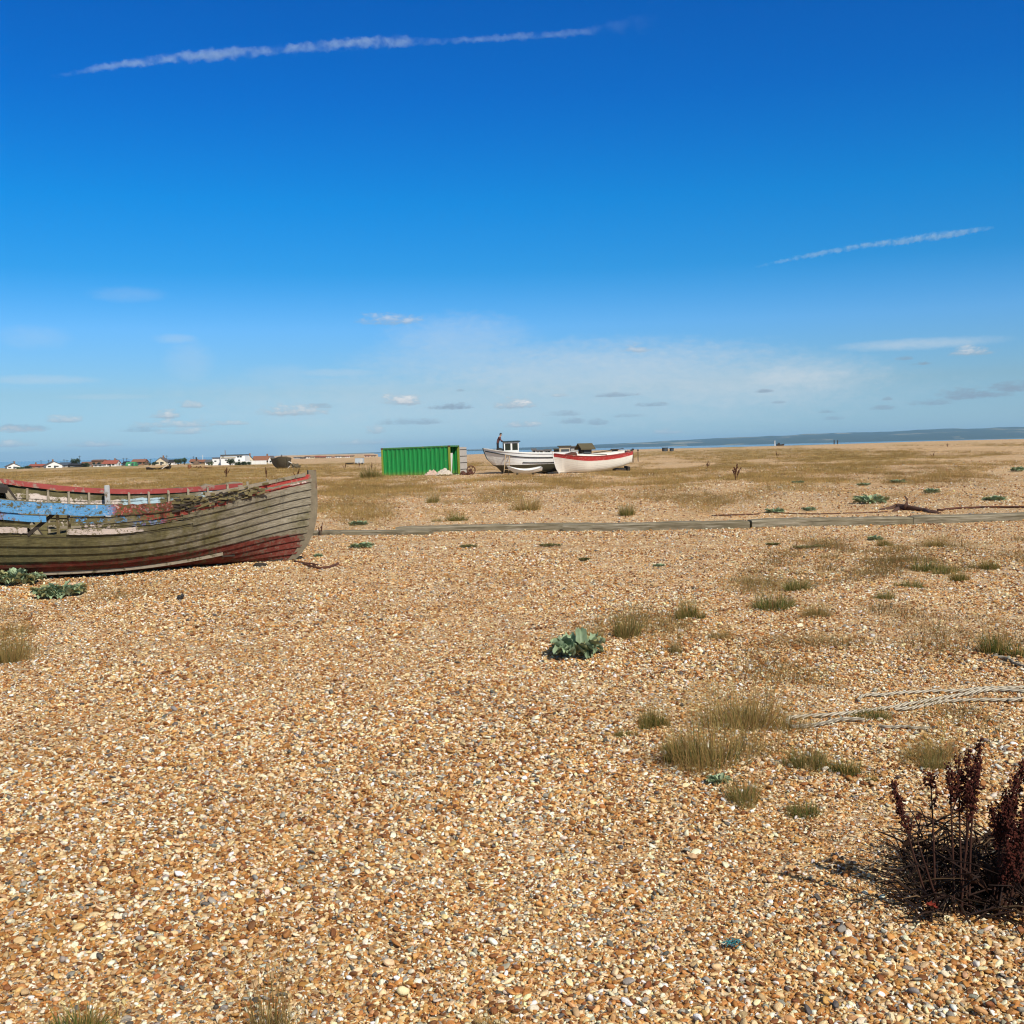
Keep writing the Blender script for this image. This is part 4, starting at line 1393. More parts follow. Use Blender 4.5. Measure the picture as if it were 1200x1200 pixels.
kale(1193, 552, 18, 'far', 'dark far sea kale at the right picture edge', .8)
kale(1026, 633, 22, 'mid', 'small upright sea kale between timbers and rope', .8)
kale(772, 664, 16, 'far', 'tiny sea kale alone in front of the pale grey timber', .6)
kale(1012, 569, 18, 'far', 'half hidden sea kale beyond the widest one', .5)

# ---- grass tufts near enough to tell apart
TUFT = {}
def tuft_mesh(kind, seed):
    rs = np.random.RandomState(seed)
    if kind == 'green': parts = [blades(rs, 380, .23, .14, .0075, .55, (.080, .105, .022), STRAW, .20), blades(rs, 50, .46, .12, .004, .4, GREEN, STRAW, .95)]
    elif kind == 'wisp': parts = [blades(rs, 420, .42, .20, .0028, .75, (.09, .10, .026), (.40, .275, .095), .88), blades(rs, 120, .17, .14, .007, .6, (.065, .07, .018), STRAW, .25)]
    elif kind == 'mixed': parts = [blades(rs, 380, .30, .17, .0062, .6, (.09, .108, .026), (.40, .28, .10), .5)]
    elif kind == 'low': parts = [blades(rs, 340, .17, .18, .0075, .8, (.085, .108, .024), (.40, .28, .10), .3)]
    else: parts = [blades(rs, 110, .48, .10, .004, .38, GREEN, (.30, .205, .075), .9), blades(rs, 160, .18, .11, .007, .6, (.065, .078, .02), STRAW, .3)]
    mb = MB(); r2 = random.Random(seed)
    for p in parts:
        offs = [(0, 0, 1.0)] + [(r2.gauss(0, .16), r2.gauss(0, .13), r2.uniform(.35, .8)) for _ in range(3 if kind in ('low', 'green', 'mixed') else 2)]
        for (ox, oy, k) in offs:
            keep = int(len(p['f']) // 3 * (1 if k == 1 else .6)) * 3; nb = keep // 3 * 7
            mb.add([(x * k + ox, y * k + oy, z * k) for x, y, z in p['v'][:nb]], p['f'][:keep], 0, col=p['c'][:nb])
    return mb.mesh('grass_tuft', M_BLADE, True)


def tuft(px, py, wpx, kind, label, zs=1.0):
    p = G(px, py); w = wpx / F * p.y
    o = link_mesh('grass_tuft', tuft_mesh(kind, int(px * 7 + py)), None, p, rnd.uniform(0, 6.28))
    k = w / .5; o.scale = (k, k, k * zs * 1.6)
    return tag(o, label, 'grass tuft', 'grass tufts growing through the shingle')


tuft(735, 746, 46, 'mixed', 'round olive grass tuft just right of the large sea kale')
tuft(690, 748, 44, 'wisp', 'thin brown wisps of grass behind the large sea kale', .6)
tuft(806, 722, 36, 'green', 'small green grass tuft upper right of the olive round one')
tuft(792, 765, 32, 'stalks', 'narrow upright tuft below the small green one', .8)
tuft(843, 748, 34, 'wisp', 'faint dry wisps right of the narrow upright tuft', .5)
tuft(905, 714, 58, 'low', 'wide low green grass tuft in the middle right shingle', 1.0)
tuft(1165, 766, 52, 'green', 'dark green grass tuft above the short grey rope')
tuft(766, 851, 44, 'green', 'dark green tuft with tall straw stems, left of the biggest grass')
tuft(730, 862, 24, 'low', 'very small olive tuft at the left end of the grass row')
tuft(800, 893, 66, 'green', 'dense dark tuft leaning left at the foot of the biggest grass', .9)
tuft(835, 894, 110, 'wisp', 'biggest wispy golden grass tuft beside the rope end', .75)
tuft(868, 850, 110, 'wisp', 'airy golden haze of grass stems behind the biggest tuft', .7)
tuft(872, 938, 56, 'mixed', 'olive grass tuft right of the small pale sea kale', .7)
tuft(943, 955, 46, 'low', 'low mossy tuft below the rope, furthest down the slope')
tuft(995, 907, 44, 'green', 'small dark green tuft between rope and dock plant', .8)
tuft(948, 900, 56, 'mixed', 'brownish tuft beneath the folded end of the rope', .7)
tuft(1094, 890, 70, 'wisp', 'upright straw coloured tuft behind the dark dock plant', .7)
tuft(1030, 842, 40, 'low', 'small green tuft growing between the rope strands', .9)
tuft(92, 1214, 100, 'green', 'green and straw grass tuft cut by the bottom edge near the left corner', .6)
tuft(318, 1222, 110, 'stalks', 'tuft of long straw stems cut by the bottom edge', .9)
tuft(575, 1214, 70, 'stalks', 'few thin green and straw blades at the bottom edge, mid picture', .55)
tuft(6, 776, 60, 'wisp', 'brown dry tuft at the left edge in front of the boat', .8)
tuft(958, 722, 40, 'wisp', 'thin straw wisps right of the wide low green tuft', .6)
tuft(935, 690, 44, 'low', 'small green patch above the wide low tuft', .7)
tuft(1085, 668, 44, 'low', 'green streak of grass nearest the broad timber', .9)
tuft(1158, 667, 34, 'green', 'bright green tuft high on the right, below the broad timber', .7)
tuft(1122, 680, 28, 'green', 'dull green tuft left of the bright one on the right', .7)
tuft(1038, 702, 26, 'low', 'tiny olive tuft alone above the rope', 1.2)
tuft(1072, 688, 30, 'low', 'small dull tuft below the green streak of grass', .9)
tuft(1035, 640, 22, 'green', 'little green tuft touching the small upright sea kale', .7)
tuft(1098, 640, 34, 'wisp', 'dry wisps just below the broad timber', .5)
tuft(508, 589, 20, 'mixed', 'short olive tuft behind the rough split timber', .9)
tuft(535, 610, 34, 'low', 'dark flat tuft behind the rough split timber', .8)
tuft(618, 598, 40, 'wisp', 'tall tawny tuft beyond the rough split timber', .7)
tuft(735, 604, 26, 'mixed', 'tawny tuft close behind the pale grey timber', .9)
tuft(432, 560, 30, 'mixed', 'rough brown tuft left of the container front', .8)
tuft(1095, 900, 40, 'mixed', 'olive tuft touching the dock plant stems', .6)


def creeper(px, py, wpx, label, seed):
    p = G(px, py); w = wpx / F * p.y; rs = random.Random(seed); mb = MB()
    for i in range(15):
        a = rs.uniform(0, 6.28); path = []; x = y = 0
        for s in range(5):
            path.append((x, y * .6, .015 + .03 * rs.random())); a += rs.uniform(-.5, .5); x += math.cos(a) * w * .13; y += math.sin(a) * w * .13
        mb.tube(path, .006, 4, col=(.13, .11, .045))
        for q in path[1:]:
            for _ in range(4):
                b = rs.uniform(0, 6.28); l = .03
                mb.add([Vector(q), Vector(q) + Vector((math.cos(b) * l, math.sin(b) * l, .012)), Vector(q) + Vector((math.cos(b + .6) * l, math.sin(b + .6) * l, .02))], [(0, 1, 2)], col=(.14, .14, .05))
    o = mb.build('creeping_plant', M_STALK, loc=p)
    return tag(o, label, 'plant', 'dark creeping plants on the shingle')


creeper(950, 643, 40, 'dark green creeping plant in front of the thick timber', 1)
creeper(645, 641, 26, 'brown creeping plant in front of the rough split timber', 2)
creeper(548, 642, 22, 'small dark creeping plant left of the brown one', 3)
creeper(905, 640, 16, 'faint dark creeping plant just left of the green one', 4)
creeper(684, 658, 12, 'tiny dark creeping speck on bare shingle below the timbers', 5)


def flakes(mb, path, n, rs, size, col, s0=0.0, thick=.02):
    for _ in range(n):
        k = rs.uniform(s0, .999) * (len(path) - 1); i = int(k); f = k - i
        c = path[i].lerp(path[i + 1], f)
        r = thick * (1.15 - .55 * k / len(path))
        c = c + Vector((rs.gauss(0, r), rs.gauss(0, r), rs.gauss(0, r * .8)))
        a = Vector((rs.uniform(-1, 1), rs.uniform(-1, 1), rs.uniform(-1, 1))).normalized(); b = a.orthogonal().normalized(); d = a.cross(b)
        s = size * rs.uniform(.6, 1.3); g = rs.uniform(.6, 1.5)
        mb.add([c + a * s, c + b * s * .8, c - a * s, c - b * s * .8, c + d * s * .6, c - d * s * .6],
               [(0, 1, 4), (1, 2, 4), (2, 3, 4), (3, 0, 4), (1, 0, 5), (2, 1, 5), (3, 2, 5), (0, 3, 5)], col=tuple(g * q for q in col))


def dock_big():
    base = G(1152, 1074)
    root = empty('dock_plant', base, 'large dark red dock plant gone to seed in the bottom right corner', 'plant')
    rs = random.Random(12); D = base.y

    def P(px, py, dy=0.0):
        d = ray(px, py); k = (D + dy) / d.y; return Vector((d.x * k, D + dy, EYE + d.z * k)) - base
    tips = [((1092, 1040), (1046, 915), 0, .62), ((1096, 1030), (1090, 905), .1, .15), ((1118, 1030), (1112, 898), .0, .3), ((1128, 1035), (1124, 884), .05, .60), ((1132, 1035), (1135, 878), .1, .6),
            ((1136, 1035), (1149, 866), .0, .65), ((1126, 1040), (1146, 896), -.05, .6), ((1160, 1040), (1178, 930), .05, .7), ((1165, 1040), (1192, 905), 0, .75), ((1168, 1045), (1200, 892), .1, .8),
            ((1175, 1045), (1208, 930), -.05, .9), ((1182, 1050), (1228, 900), .0, .8), ((1190, 1050), (1240, 930), .1, .9), ((1170, 1050), (1188, 965), -.1, 1), ((1180, 1055), (1205, 960), -.12, 1),
            ((1195, 1055), (1222, 970), -.1, 1), ((1105, 1040), (1075, 985), -.05, .0), ((1180, 1050), (1162, 945), .12, .7), ((1200, 1050), (1262, 960), 0, .9), ((1185, 1048), (1215, 880), .2, .7)]
    for (b, tp, dy, head) in tips:
        p0 = P(b[0], b[1] + 24, dy * .3); p0.z = .0; p2 = P(*tp, dy); mid = p0.lerp(p2, .5) + Vector((rs.uniform(-.02, .02), rs.uniform(-.02, .02), .01))
        path = []
        for i in range(9):
            s = i / 8; path.append(p0 * (1 - s) ** 2 + mid * 2 * s * (1 - s) + p2 * s * s)
        mb = MB(); mb.tube(path, [.0055 * (1 - .6 * i / 8) for i in range(9)], 5, col=(.055, .022, .014))
        st = mb.build('stem', M_STALK, root, True)
        if head > 0:
            mb = MB(); flakes(mb, path, int(300 * head), rs, .0064, (.055, .011, .006), 1 - head * .62, .011)
            for _ in range(3):          # short side sprays
                k = rs.uniform(1 - head * .5, .85); q = path[int(k * 8)]; e = q + Vector((rs.uniform(-.05, .05), rs.uniform(-.05, .05), .07))
                flakes(mb, [q, q.lerp(e, .5), e], 34, rs, .0057, (.055, .011, .006), 0, .006)
            mb.build('seed_head', M_STALK, root)
    mb = MB()
    for i in range(760):                # dead leaves and broken stalks heaped at the base
        c = P(rs.uniform(1058, 1270), rs.uniform(1050, 1098), rs.uniform(-.10, .60)); c.z = rs.uniform(0, .22) * rs.random() + .01
        a = rs.uniform(0, 6.28); l = rs.uniform(.05, .22)
        d = Vector((math.cos(a) * l, math.sin(a) * l, rs.uniform(-.02, .11)))
        g = rs.uniform(.5, 1.5)
        col = (.024 * g, .011 * g, .007 * g) if rs.random() < .8 else (.10 * g, .06 * g, .03 * g)
        mb.tube([c, c + d * .5 + Vector((0, 0, rs.uniform(0, .03))), c + d], [.004, .003, .0015], 4, col=col)
    for i in range(46):
        c = P(rs.uniform(1090, 1260), rs.uniform(1055, 1090), rs.uniform(-.05, .5)); c.z = rs.uniform(.0, .13)
        a = rs.uniform(0, 6.28); e = rs.uniform(.2, 1.2)
        out = Vector((math.cos(a) * math.cos(e), math.sin(a) * math.cos(e), math.sin(e))); up = Vector((-math.cos(a) * math.sin(e), -math.sin(a) * math.sin(e), math.cos(e)))
        g = rs.uniform(.5, 1.4); leaf_mesh(mb, c, out, up, rs.uniform(.05, .11), .018, (.045 * g, .020 * g, .010 * g), rs, .6, .3)
    mb.build('dead_leaves', M_STALK, root)
    mb = MB()
    c = P(1098, 1052, -.10); c.z = .075
    leaf_mesh(mb, c, Vector((-.75, -.1, .45)).normalized(), Vector((.4, -.3, .85)).normalized(), .045, .022, (.16, .022, .011), rs, .35, .3)
    mb.build('red_leaf', M_STALK, root)


dock_big()


def dock_mesh(seed, n=7):
    rs = random.Random(seed); mb = MB()
    for i in range(n):
        a = rs.uniform(0, 6.28); le = rs.uniform(.05, .42); h = rs.uniform(.55, 1.0)
        p0 = Vector((rs.uniform(-.05, .05), rs.uniform(-.05, .05), 0)); p2 = Vector((math.cos(a) * le, math.sin(a) * le, h))
        path = [p0.lerp(p2, s / 6) + Vector((0, 0, .06 * math.sin(math.pi * s / 6))) for s in range(7)]
        mb.tube(path, .012, 4, col=(.10, .035, .02)); flakes(mb, path, 60, rs, .022, (.085, .022, .014), .45, .03)
    return mb.mesh('dock_plant', M_STALK, True)


DM = [dock_mesh(31), dock_mesh(32, 4)]
for (px, py, hpx, k, lab) in ((862, 563, 21, 0, 'rust red dock plant standing tall in the golden grass'), (829, 549, 9, 0, 'small rusty dock plant far off in the grass'),
                              (404, 551, 9, 1, 'leaning rusty dock plant in the grass near the pale trailer'), (421, 547, 6, 0, 'squat rusty dock plant just below the pale trailer'),
                              (435.5, 551, 10, 1, 'thin brown dock plant left of the container'), (1110.5, 524, 5, 0, 'tiny dark red plant on the far right shingle'),
                              (376, 628, 17, 1, 'brown dock stalks beside the bow of the derelict boat'), (348, 562, 14, 1, 'thin stalk plant behind the bow, below the hulk'),
                              (312, 560, 14, 1, 'thin stalk plant right of the red rail end'), (1093, 537, 8, 1, 'faint brown stalks on the far right heath'), (911, 537, 9, 1, 'faint brown stalks far off near the shoreline'),
                              (265, 559, 12, 0, 'bushy brown plant behind the red rail of the boat')):
    p = G(px, py); o = link_mesh('dock_plant', DM[k], None, p, rnd.uniform(0, 6.28)); s = hpx / F * p.y; o.scale = (s, s, s)
    tag(o, lab, 'plant', 'dead dock plants on the heath')

# ================================================================== ropes, chain, driftwood, litter
def mat_rope():
    m, t = new_mat('pale_twisted_rope')
    uv = t.new('ShaderNodeUVMap').outputs[0]; u, v, _ = t.sep(uv)
    s = t.math('SINE', t.math('MULTIPLY', t.math('ADD', t.math('MULTIPLY', u, 16.0), t.math('MULTIPLY', v, 3.0)), 6.283))
    ob = t.new('ShaderNodeTexCoord').outputs['Object']
    c = t.mix(t.noise(ob, 9, 6, .7), (.42, .36, .26), (.72, .65, .52))
    c = t.mix(t.math('MULTIPLY', t.step(s, -.3, -.9), .6), c, (.20, .16, .10))
    t.out(c, .9, 0, t.bump(s, .8, .008)); return m


M_ROPE = mat_rope()


def path_on_ground(pts, lift, wob=.0, sub=6):
    g = [G(*p) for p in pts]; out = []
    for i in range(len(g) - 1):
        a = g[max(i - 1, 0)]; b = g[i]; c = g[i + 1]; d = g[min(i + 2, len(g) - 1)]
        for k in range(sub):
            s = k / sub
            q = .5 * ((2 * b) + (c - a) * s + (2 * a - 5 * b + 4 * c - d) * s * s + (3 * b - a - 3 * c + d) * s ** 3)
            q.x += rnd.uniform(-wob, wob); q.y += rnd.uniform(-wob, wob); q.z = Hs(q.x, q.y) + lift; out.append(q)
    q = g[-1].copy(); q.z = Hs(q.x, q.y) + lift; out.append(q)
    return out


def rope(pts, rad, label, mat=None, cat='rope', name='rope', group='ropes lying on the shingle', lift=None, wob=.004):
    pa = path_on_ground(pts, (rad * 1.1 if lift is None else lift), wob); o0 = pa[0].copy()
    mb = MB(); mb.tube([q - o0 for q in pa], rad * .72 if cat == 'rope' else rad, 8)
    return tag(mb.build(name, mat or M_ROPE, None, True, loc=o0), label, cat, group)


rope([(1230, 806), (1200, 808), (1157, 809), (1129, 812), (1087, 813), (1044, 816), (1014, 817.5), (1006, 823)], .016, 'upper pale rope running in from the right edge')
rope([(1230, 812), (1200, 813), (1166, 811), (1132, 816), (1098, 822), (1064, 828), (1050, 831), (1013, 836), (982, 840), (945, 842.5), (927, 844), (922, 850), (930, 855), (960, 852), (987, 846), (1013, 847)], .017,
     'long pale rope doubled back on itself at its left end')
rope([(1230, 822), (1200, 822), (1166, 823), (1115, 824), (1087, 829), (1066, 833), (1048, 834)], .016, 'lower pale rope strand nearest the dock plant')
rope([(1030, 853), (1042, 855), (1060, 854), (1072, 856), (1090, 856)], .014, 'short loose end of rope below the green tuft')
rope([(1165, 772), (1180, 774), (1190, 780), (1203, 785), (1225, 795)], .017, 'short grey rope by the dark green tuft at the right edge')
rope([(356, 662), (366, 665.5), (376, 667), (388, 665), (396, 661.5)], .022, 'rusty chain lying on the shingle at the boat bow', M_RUST, 'chain', 'rusty_chain', None, .015, .015)
rope([(345, 659), (356, 661), (366, 662), (375, 664)], .018, 'dark chain link run coming from under the bow', M_RUST, 'chain', 'rusty_chain', None, .015, .015)
rope([(835, 605), (850, 604.5), (868, 604), (890, 603)], .016, 'rusty cable in front of the dark sea kale', M_RUST, 'cable', 'rusty_cable', None, .02, .03)
rope([(905, 601.5), (950, 603), (1000, 602), (1040, 600.5)], .012, 'thin rusty cable along the back of the thick timber', M_RUST, 'cable', 'rusty_cable', None, .02, .05)
rope([(1100, 599), (1130, 596.5), (1165, 595.5), (1220, 596)], .026, 'thick rusty cable behind the broad timber', M_RUST, 'cable', 'rusty_cable', None, .03, .12)


def driftwood():
    o = G(1057, 598)
    mb = MB()
    def seg(pp, r):
        ps = []
        for (px, py, lift) in pp:
            g = G(px, py + lift); d = ray(px, py); k = g.y / d.y; ps.append(Vector((d.x * k, g.y, EYE + d.z * k)) - o)
        mb.tube(ps, r, 6, col=(1, 1, 1))
    seg([(1030, 597.5, 0), (1042, 596, 1), (1052, 593.5, 2), (1060, 594.5, 3), (1075, 596.5, 2), (1099, 600, 1)], [.03, .05, .09, .08, .06, .03])
    seg([(1059, 595, 3), (1063, 590, 8), (1063, 585, 13), (1060, 581, 17)], [.06, .04, .03, .018])
    seg([(1052, 596, 3), (1046, 600, 0)], [.06, .03])
    seg([(1082, 597, 2), (1090, 601, 0), (1102, 602, 0)], [.05, .05, .03])
    tag(mb.build('driftwood_branch', mat_plain('dark_driftwood', (.085, .04, .025), .85, .5, 12, bump=.5), None, True, loc=o), 'dark driftwood branch with one upright twig behind the timbers', 'driftwood')


driftwood()
p = G(211, 703); m = MB(); m.box((0, 0, .025), (.07, .05, .06), Euler((.3, .4, .5)), bev=.012); m.ball((.03, 0, .05), (.02, .03, .03), 6, 5, jit=.2)
tag(m.build('charred_wood', M_BLACKPAINT, loc=p), 'small black lump of charred wood on bare shingle', 'driftwood')
p = G(304, 664); m = MB(); m.ball((0, 0, .02), (.11, .06, .045), 9, 6, jit=.15); m.ball((.08, .02, .02), (.05, .04, .03), 7, 5, jit=.15)
tag(m.build('dried_seaweed', M_DARKWOOD, loc=p), 'dark clump of dried seaweed in front of the bow', 'seaweed')


def netting():
    rs = random.Random(3); mb = MB(); p = G(858, 1114)
    for i in range(34):
        a = rs.uniform(0, 6.28); c = Vector((rs.gauss(0, .012), rs.gauss(0, .009), .022 + .016 * rs.random()))
        d = Vector((math.cos(a), math.sin(a), rs.uniform(-.4, .6))) * .013
        mb.tube([c - d, c + Vector((0, 0, .004)), c + d], .0014, 4)
    tag(mb.build('net_scrap', mat_plain('teal_twine', (.02, .16, .18), .6), loc=p), 'scrap of teal twine on the foreground pebbles', 'litter')


netting()
# ================================================================== the settlement on the skyline
MATS = {}
def pm(name, col, **kw):
    if name not in MATS: MATS[name] = mat_plain(name, col, **kw)
    return MATS[name]


WALLS = dict(white=(.74, .73, .69), cream=(.60, .53, .38), brick=(.24, .12, .065), brown=(.16, .10, .06), dark=(.03, .028, .026), pink=(.55, .38, .30), beige=(.46, .36, .22), grey=(.38, .38, .37))
ROOFS = dict(red=(.30, .085, .055), grey=(.11, .105, .105), brown=(.16, .085, .055), dark=(.025, .027, .032), blue=(.06, .085, .12), rust=(.24, .10, .055), black=(.02, .02, .02))


def house(px0, px1, py_top, D, wall, roof, label, rz=0.0, ridge='x', eave=.55, depth=7.0, chimney=None, windows=2, door=True, name='house', flat=False, cat='house', group='houses on the skyline', sink=.3, base=None):
    c = at_dist((px0 + px1) / 2, D)
    w = (px1 - px0) / F * D
    hy = 527 - .0235 * ((px0 + px1) / 2 - 600)
    top = EYE + (hy - py_top) / F * D
    h = top - c.z
    if abs(rz) > .05: w = w / (abs(math.cos(rz)) + .62 * abs(math.sin(rz))); depth = w * .62
    root = empty(name, (c.x, c.y + depth / 2, c.z), label, cat, group, rz=rz)
    wm = pm(wall + '_wall', WALLS[wall], scale=.8, var=.08); rm = pm(roof + '_roof', ROOFS[roof], scale=1.2, var=.22)
    hw, hd = w / 2, depth / 2
    he = h if flat else h * eave
    m = MB(); m.box((0, 0, (he - sink) / 2), (w, depth, he + sink))
    if not flat:
        if ridge == 'x':
            for sx in (-1, 1): m.add([(sx * hw, -hd, he), (sx * hw, hd, he), (sx * hw, 0, h - .06)], [(0, 1, 2) if sx > 0 else (0, 2, 1)])
        else:
            for sy in (-1, 1): m.add([(-hw, sy * hd, he), (hw, sy * hd, he), (0, sy * hd, h - .06)], [(0, 1, 2) if sy < 0 else (0, 2, 1)])
    m.build('wall', wm, root)
    m = MB(); o = .35; tk = .16
    if flat: m.box((0, 0, h + .02), (w + .3, depth + .3, .14))
    elif ridge == 'x':
        k = (h - he) / hd
        for sy in (-1, 1):
            vs = [(-hw - o, sy * (hd + o), he - k * o), (hw + o, sy * (hd + o), he - k * o), (hw + o, 0, h), (-hw - o, 0, h)]
            m.add(vs + [(x, y, z + tk) for x, y, z in vs], [(0, 1, 2, 3), (7, 6, 5, 4), (0, 4, 5, 1), (1, 5, 6, 2), (3, 2, 6, 7), (0, 3, 7, 4)])
    else:
        k = (h - he) / hw
        for sx in (-1, 1):
            vs = [(sx * (hw + o), -hd - o, he - k * o), (sx * (hw + o), hd + o, he - k * o), (0, hd + o, h), (0, -hd - o, h)]
            m.add(vs + [(x, y, z + tk) for x, y, z in vs], [(0, 1, 2, 3), (7, 6, 5, 4), (0, 4, 5, 1), (1, 5, 6, 2), (3, 2, 6, 7), (0, 3, 7, 4)])
    ro = m.build('roof', rm, root)
    if chimney is not None:
        m = MB(); m.box((chimney * hw, 0, h + .4), (.7, .6, 1.5)); m.build('chimney', pm('brick_wall', WALLS['brick']), ro)
    n = windows
    for i in range(n):
        x = -hw + w * (i + .5 + (.2 if door and i >= n / 2 else 0)) / (n + (.5 if door else 0))
        m = MB(); wh_ = min(1.1, he * .42)
        m.box((x, -hd - .012, he * .58), (min(1.5, w / (n + 1) * .7), .05, wh_)); wo_ = m.build('window', M_GLASS, root)
        m = MB(); m.box((x, -hd - .05, he * .58 - wh_ / 2 - .06), (min(1.7, w / (n + 1) * .8), .14, .09)); m.build('sill', M_WHITE, wo_)
    if door:
        m = MB(); m.box((w * .04, -hd - .012, min(2.0, he * .85) / 2), (.95, .05, min(2.0, he * .85))); m.build('door', pm('dark_door', (.05, .06, .07)), root)
    return root


HG = 600.0
house(4, 21, 543.0, HG, 'white', 'grey', 'white gabled house with grey roof, first at the left edge of the skyline', rz=R(38), ridge='y', eave=.45, chimney=.3)
house(33, 56, 544.0, HG + 30, 'brick', 'red', 'long low brick bungalow under a dull red roof, left part of the skyline', ridge='x', eave=.5, chimney=-.5, windows=3)
house(49, 70, 540.8, HG - 20, 'white', 'grey', 'large white gabled house with grey roof before the red bungalow', rz=R(36), ridge='y', eave=.42, chimney=.0)
house(68, 81, 542.0, HG + 20, 'grey', 'blue', 'house with blue grey slate roof right of the large white gable', ridge='x', eave=.45)
house(79, 93, 543.3, HG - 10, 'dark', 'dark', 'black tarred shed in front of the big round tree', ridge='x', eave=.6, windows=1, name='shed', cat='shed', group='sheds on the skyline')
house(94, 106, 541.3, HG + 30, 'grey', 'brown', 'low brown roofed shed right of the big round tree', ridge='x', eave=.4, windows=1, name='shed', cat='shed', group='sheds on the skyline')
house(107, 120.5, 538.8, HG, 'brick', 'brown', 'tall brown brick house with shallow roof beside the red roofed bungalow', ridge='x', eave=.85, windows=2)
house(109, 120, 544.2, HG - 14, 'white', 'grey', 'little white outbuilding at the foot of the brown brick house', ridge='x', eave=.75, depth=3, windows=2, door=False, name='outbuilding', cat='shed', group='sheds on the skyline')
house(120, 136, 539.6, HG - 4, 'white', 'red', 'white bungalow with bright red roof', ridge='x', eave=.48, chimney=.5, windows=3)
house(154, 169, 538.4, HG + 40, 'brick', 'rust', 'rust roofed house behind the green curved hut', ridge='x', eave=.6, windows=2)
house(143, 149, 540.8, HG + 10, 'dark', 'dark', 'small black shed left of the green curved hut', ridge='y', eave=.6, windows=1, name='shed', cat='shed', group='sheds on the skyline')
house(169, 172.5, 543.3, HG - 30, 'beige', 'brown', 'tiny beige shed right of the green curved hut', ridge='x', eave=.85, windows=1, door=False, depth=2.5, name='shed', cat='shed', group='sheds on the skyline')
house(182, 194, 536.2, HG, 'cream', 'grey', 'tall pale house with steep front gable, left of the twin round trees', ridge='y', eave=.50, chimney=.2, windows=2)
house(192, 202.5, 538.8, HG + 4, 'white', 'dark', 'white house with dark dormered roof joined right of the tall pale gable', ridge='x', eave=.5, windows=2)
house(222, 229, 538.2, HG + 30, 'pink', 'rust', 'pinkish cottage half hidden by the derelict trawler mast', ridge='x', eave=.55, windows=1)
house(230, 238.5, 538.8, HG + 30, 'brown', 'rust', 'brown cottage left of the big white block', ridge='x', eave=.5, windows=1)
house(240, 248.5, 538.8, 520, 'white', 'grey', 'low white lean-to shed left of the big white block', ridge='x', eave=.6, windows=1, name='shed', cat='shed', group='sheds on the skyline')


def white_block():
    D = 500.0
    c = at_dist(267, D); k = D / F
    X = lambda px: (px - 267) * k
    hy = 527 - .0235 * (267 - 600); Zt = lambda py: EYE + (hy - py) * k - c.z
    root = empty('white_block', c, 'big white flat roofed building in steps, largest on the skyline', 'building', 'houses on the skyline')
    m = MB()
    def blk(x0, x1, top, y0, y1): m.box(((X(x0) + X(x1)) / 2, (y0 + y1) / 2, (top - .5) / 2), (X(x1) - X(x0), y1 - y0, top + .5))
    blk(248, 258.2, Zt(536.5), 1, 9); blk(258, 284, Zt(533.6), 0, 11); blk(284, 286.5, Zt(534.6), .6, 10)
    blk(260, 276, Zt(536.6), -2.2, .01)
    m.build('wall', pm('bright_white_wall', (.80, .80, .78), scale=.5, var=.04), root)
    for (x0, x1, tp, y0, y1, nm) in ((247.6, 258.0, Zt(536.5), .6, 9.4, 'grey'), (258.6, 284.6, Zt(533.6), -.5, 11.5, 'dark'), (259.6, 276.4, Zt(536.6), -2.5, -.52, 'cream')):
        m = MB(); m.box(((X(x0) + X(x1)) / 2, (y0 + y1) / 2, tp + .17), (X(x1) - X(x0), y1 - y0, .34))
        m.build('roof', pm(nm + '_flat_roof', ROOFS.get(nm, (.45, .40, .28)), scale=1), root)
    for px, py in ((251.5, 540), (261, 535.8), (279, 535.6), (282, 535.6), (266, 539), (280, 539.5)):
        y = 1 if px < 258 else (-2.2 if py > 538 and px < 276 else 0)
        m = MB(); m.box((X(px), y - .012, Zt(py)), (.95, .05, .55)); m.build('window', M_GLASS, root)
    m = MB(); m.box((X(256), 12, Zt(534)), (.25, .25, 5)); m.build('chimney', pm('brick_wall', WALLS['brick']), root)


white_block()
house(287, 296.5, 533.9, 540, 'cream', 'brown', 'cream gabled house just right of the big white block', rz=R(22), ridge='y', eave=.5, chimney=.1)
house(296, 318, 534.6, 560, 'cream', 'rust', 'wide rust roofed house between cream gable and hulk', ridge='x', eave=.42, windows=3, chimney=.4)
house(314, 319.5, 534.8, 545, 'white', 'grey', 'narrow white gable close to the left of the hulk', ridge='y', eave=.5, windows=1, door=False)
p = at_dist(295, 500); m = MB(); m.box((0, 0, .7), (34 / F * 500, .3, 1.7)); m.box((0, 0, 1.6), (34 / F * 500 + .1, .4, .12))
for i in range(7): m.box((-6 + i * 2, -.2, .72), (.3, .15, 1.7))
tag(m.build('garden_wall', pm('white_wall', WALLS['white']), loc=p), 'long low white garden wall right of the big white block', 'wall')


def nissen():
    D = HG - 20; c = at_dist(154, D); k = D / F; L = 11 * k; r = 2.0
    root = empty('curved_hut', c, 'green hut with rounded roof in front of the rust roofed house', 'hut')
    m = MB(); n = 12; vs = []
    for i in range(n + 1):
        a = math.pi * i / n; y, z = -r * 1.2 * math.cos(a), r * 1.12 * math.sin(a)
        vs += [(-L / 2, y, z), (L / 2, y, z)]
    fs = [(i * 2, i * 2 + 1, i * 2 + 3, i * 2 + 2) for i in range(n)] + [tuple(i * 2 for i in range(n + 1))[::-1], tuple(i * 2 + 1 for i in range(n + 1))]
    m.add(vs, fs); m.build('shell', pm('green_tin', (.045, .22, .09), scale=1), root)
    m = MB(); m.box((-L * .1, -r * 1.16, .75), (L * .22, .3, .7)); m.build('window', M_WHITE, root)
    m = MB(); m.box((L * .25, -r * 1.12, .8), (.9, .5, 1.5)); m.build('door', pm('dark_door', (.05, .06, .07)), root)


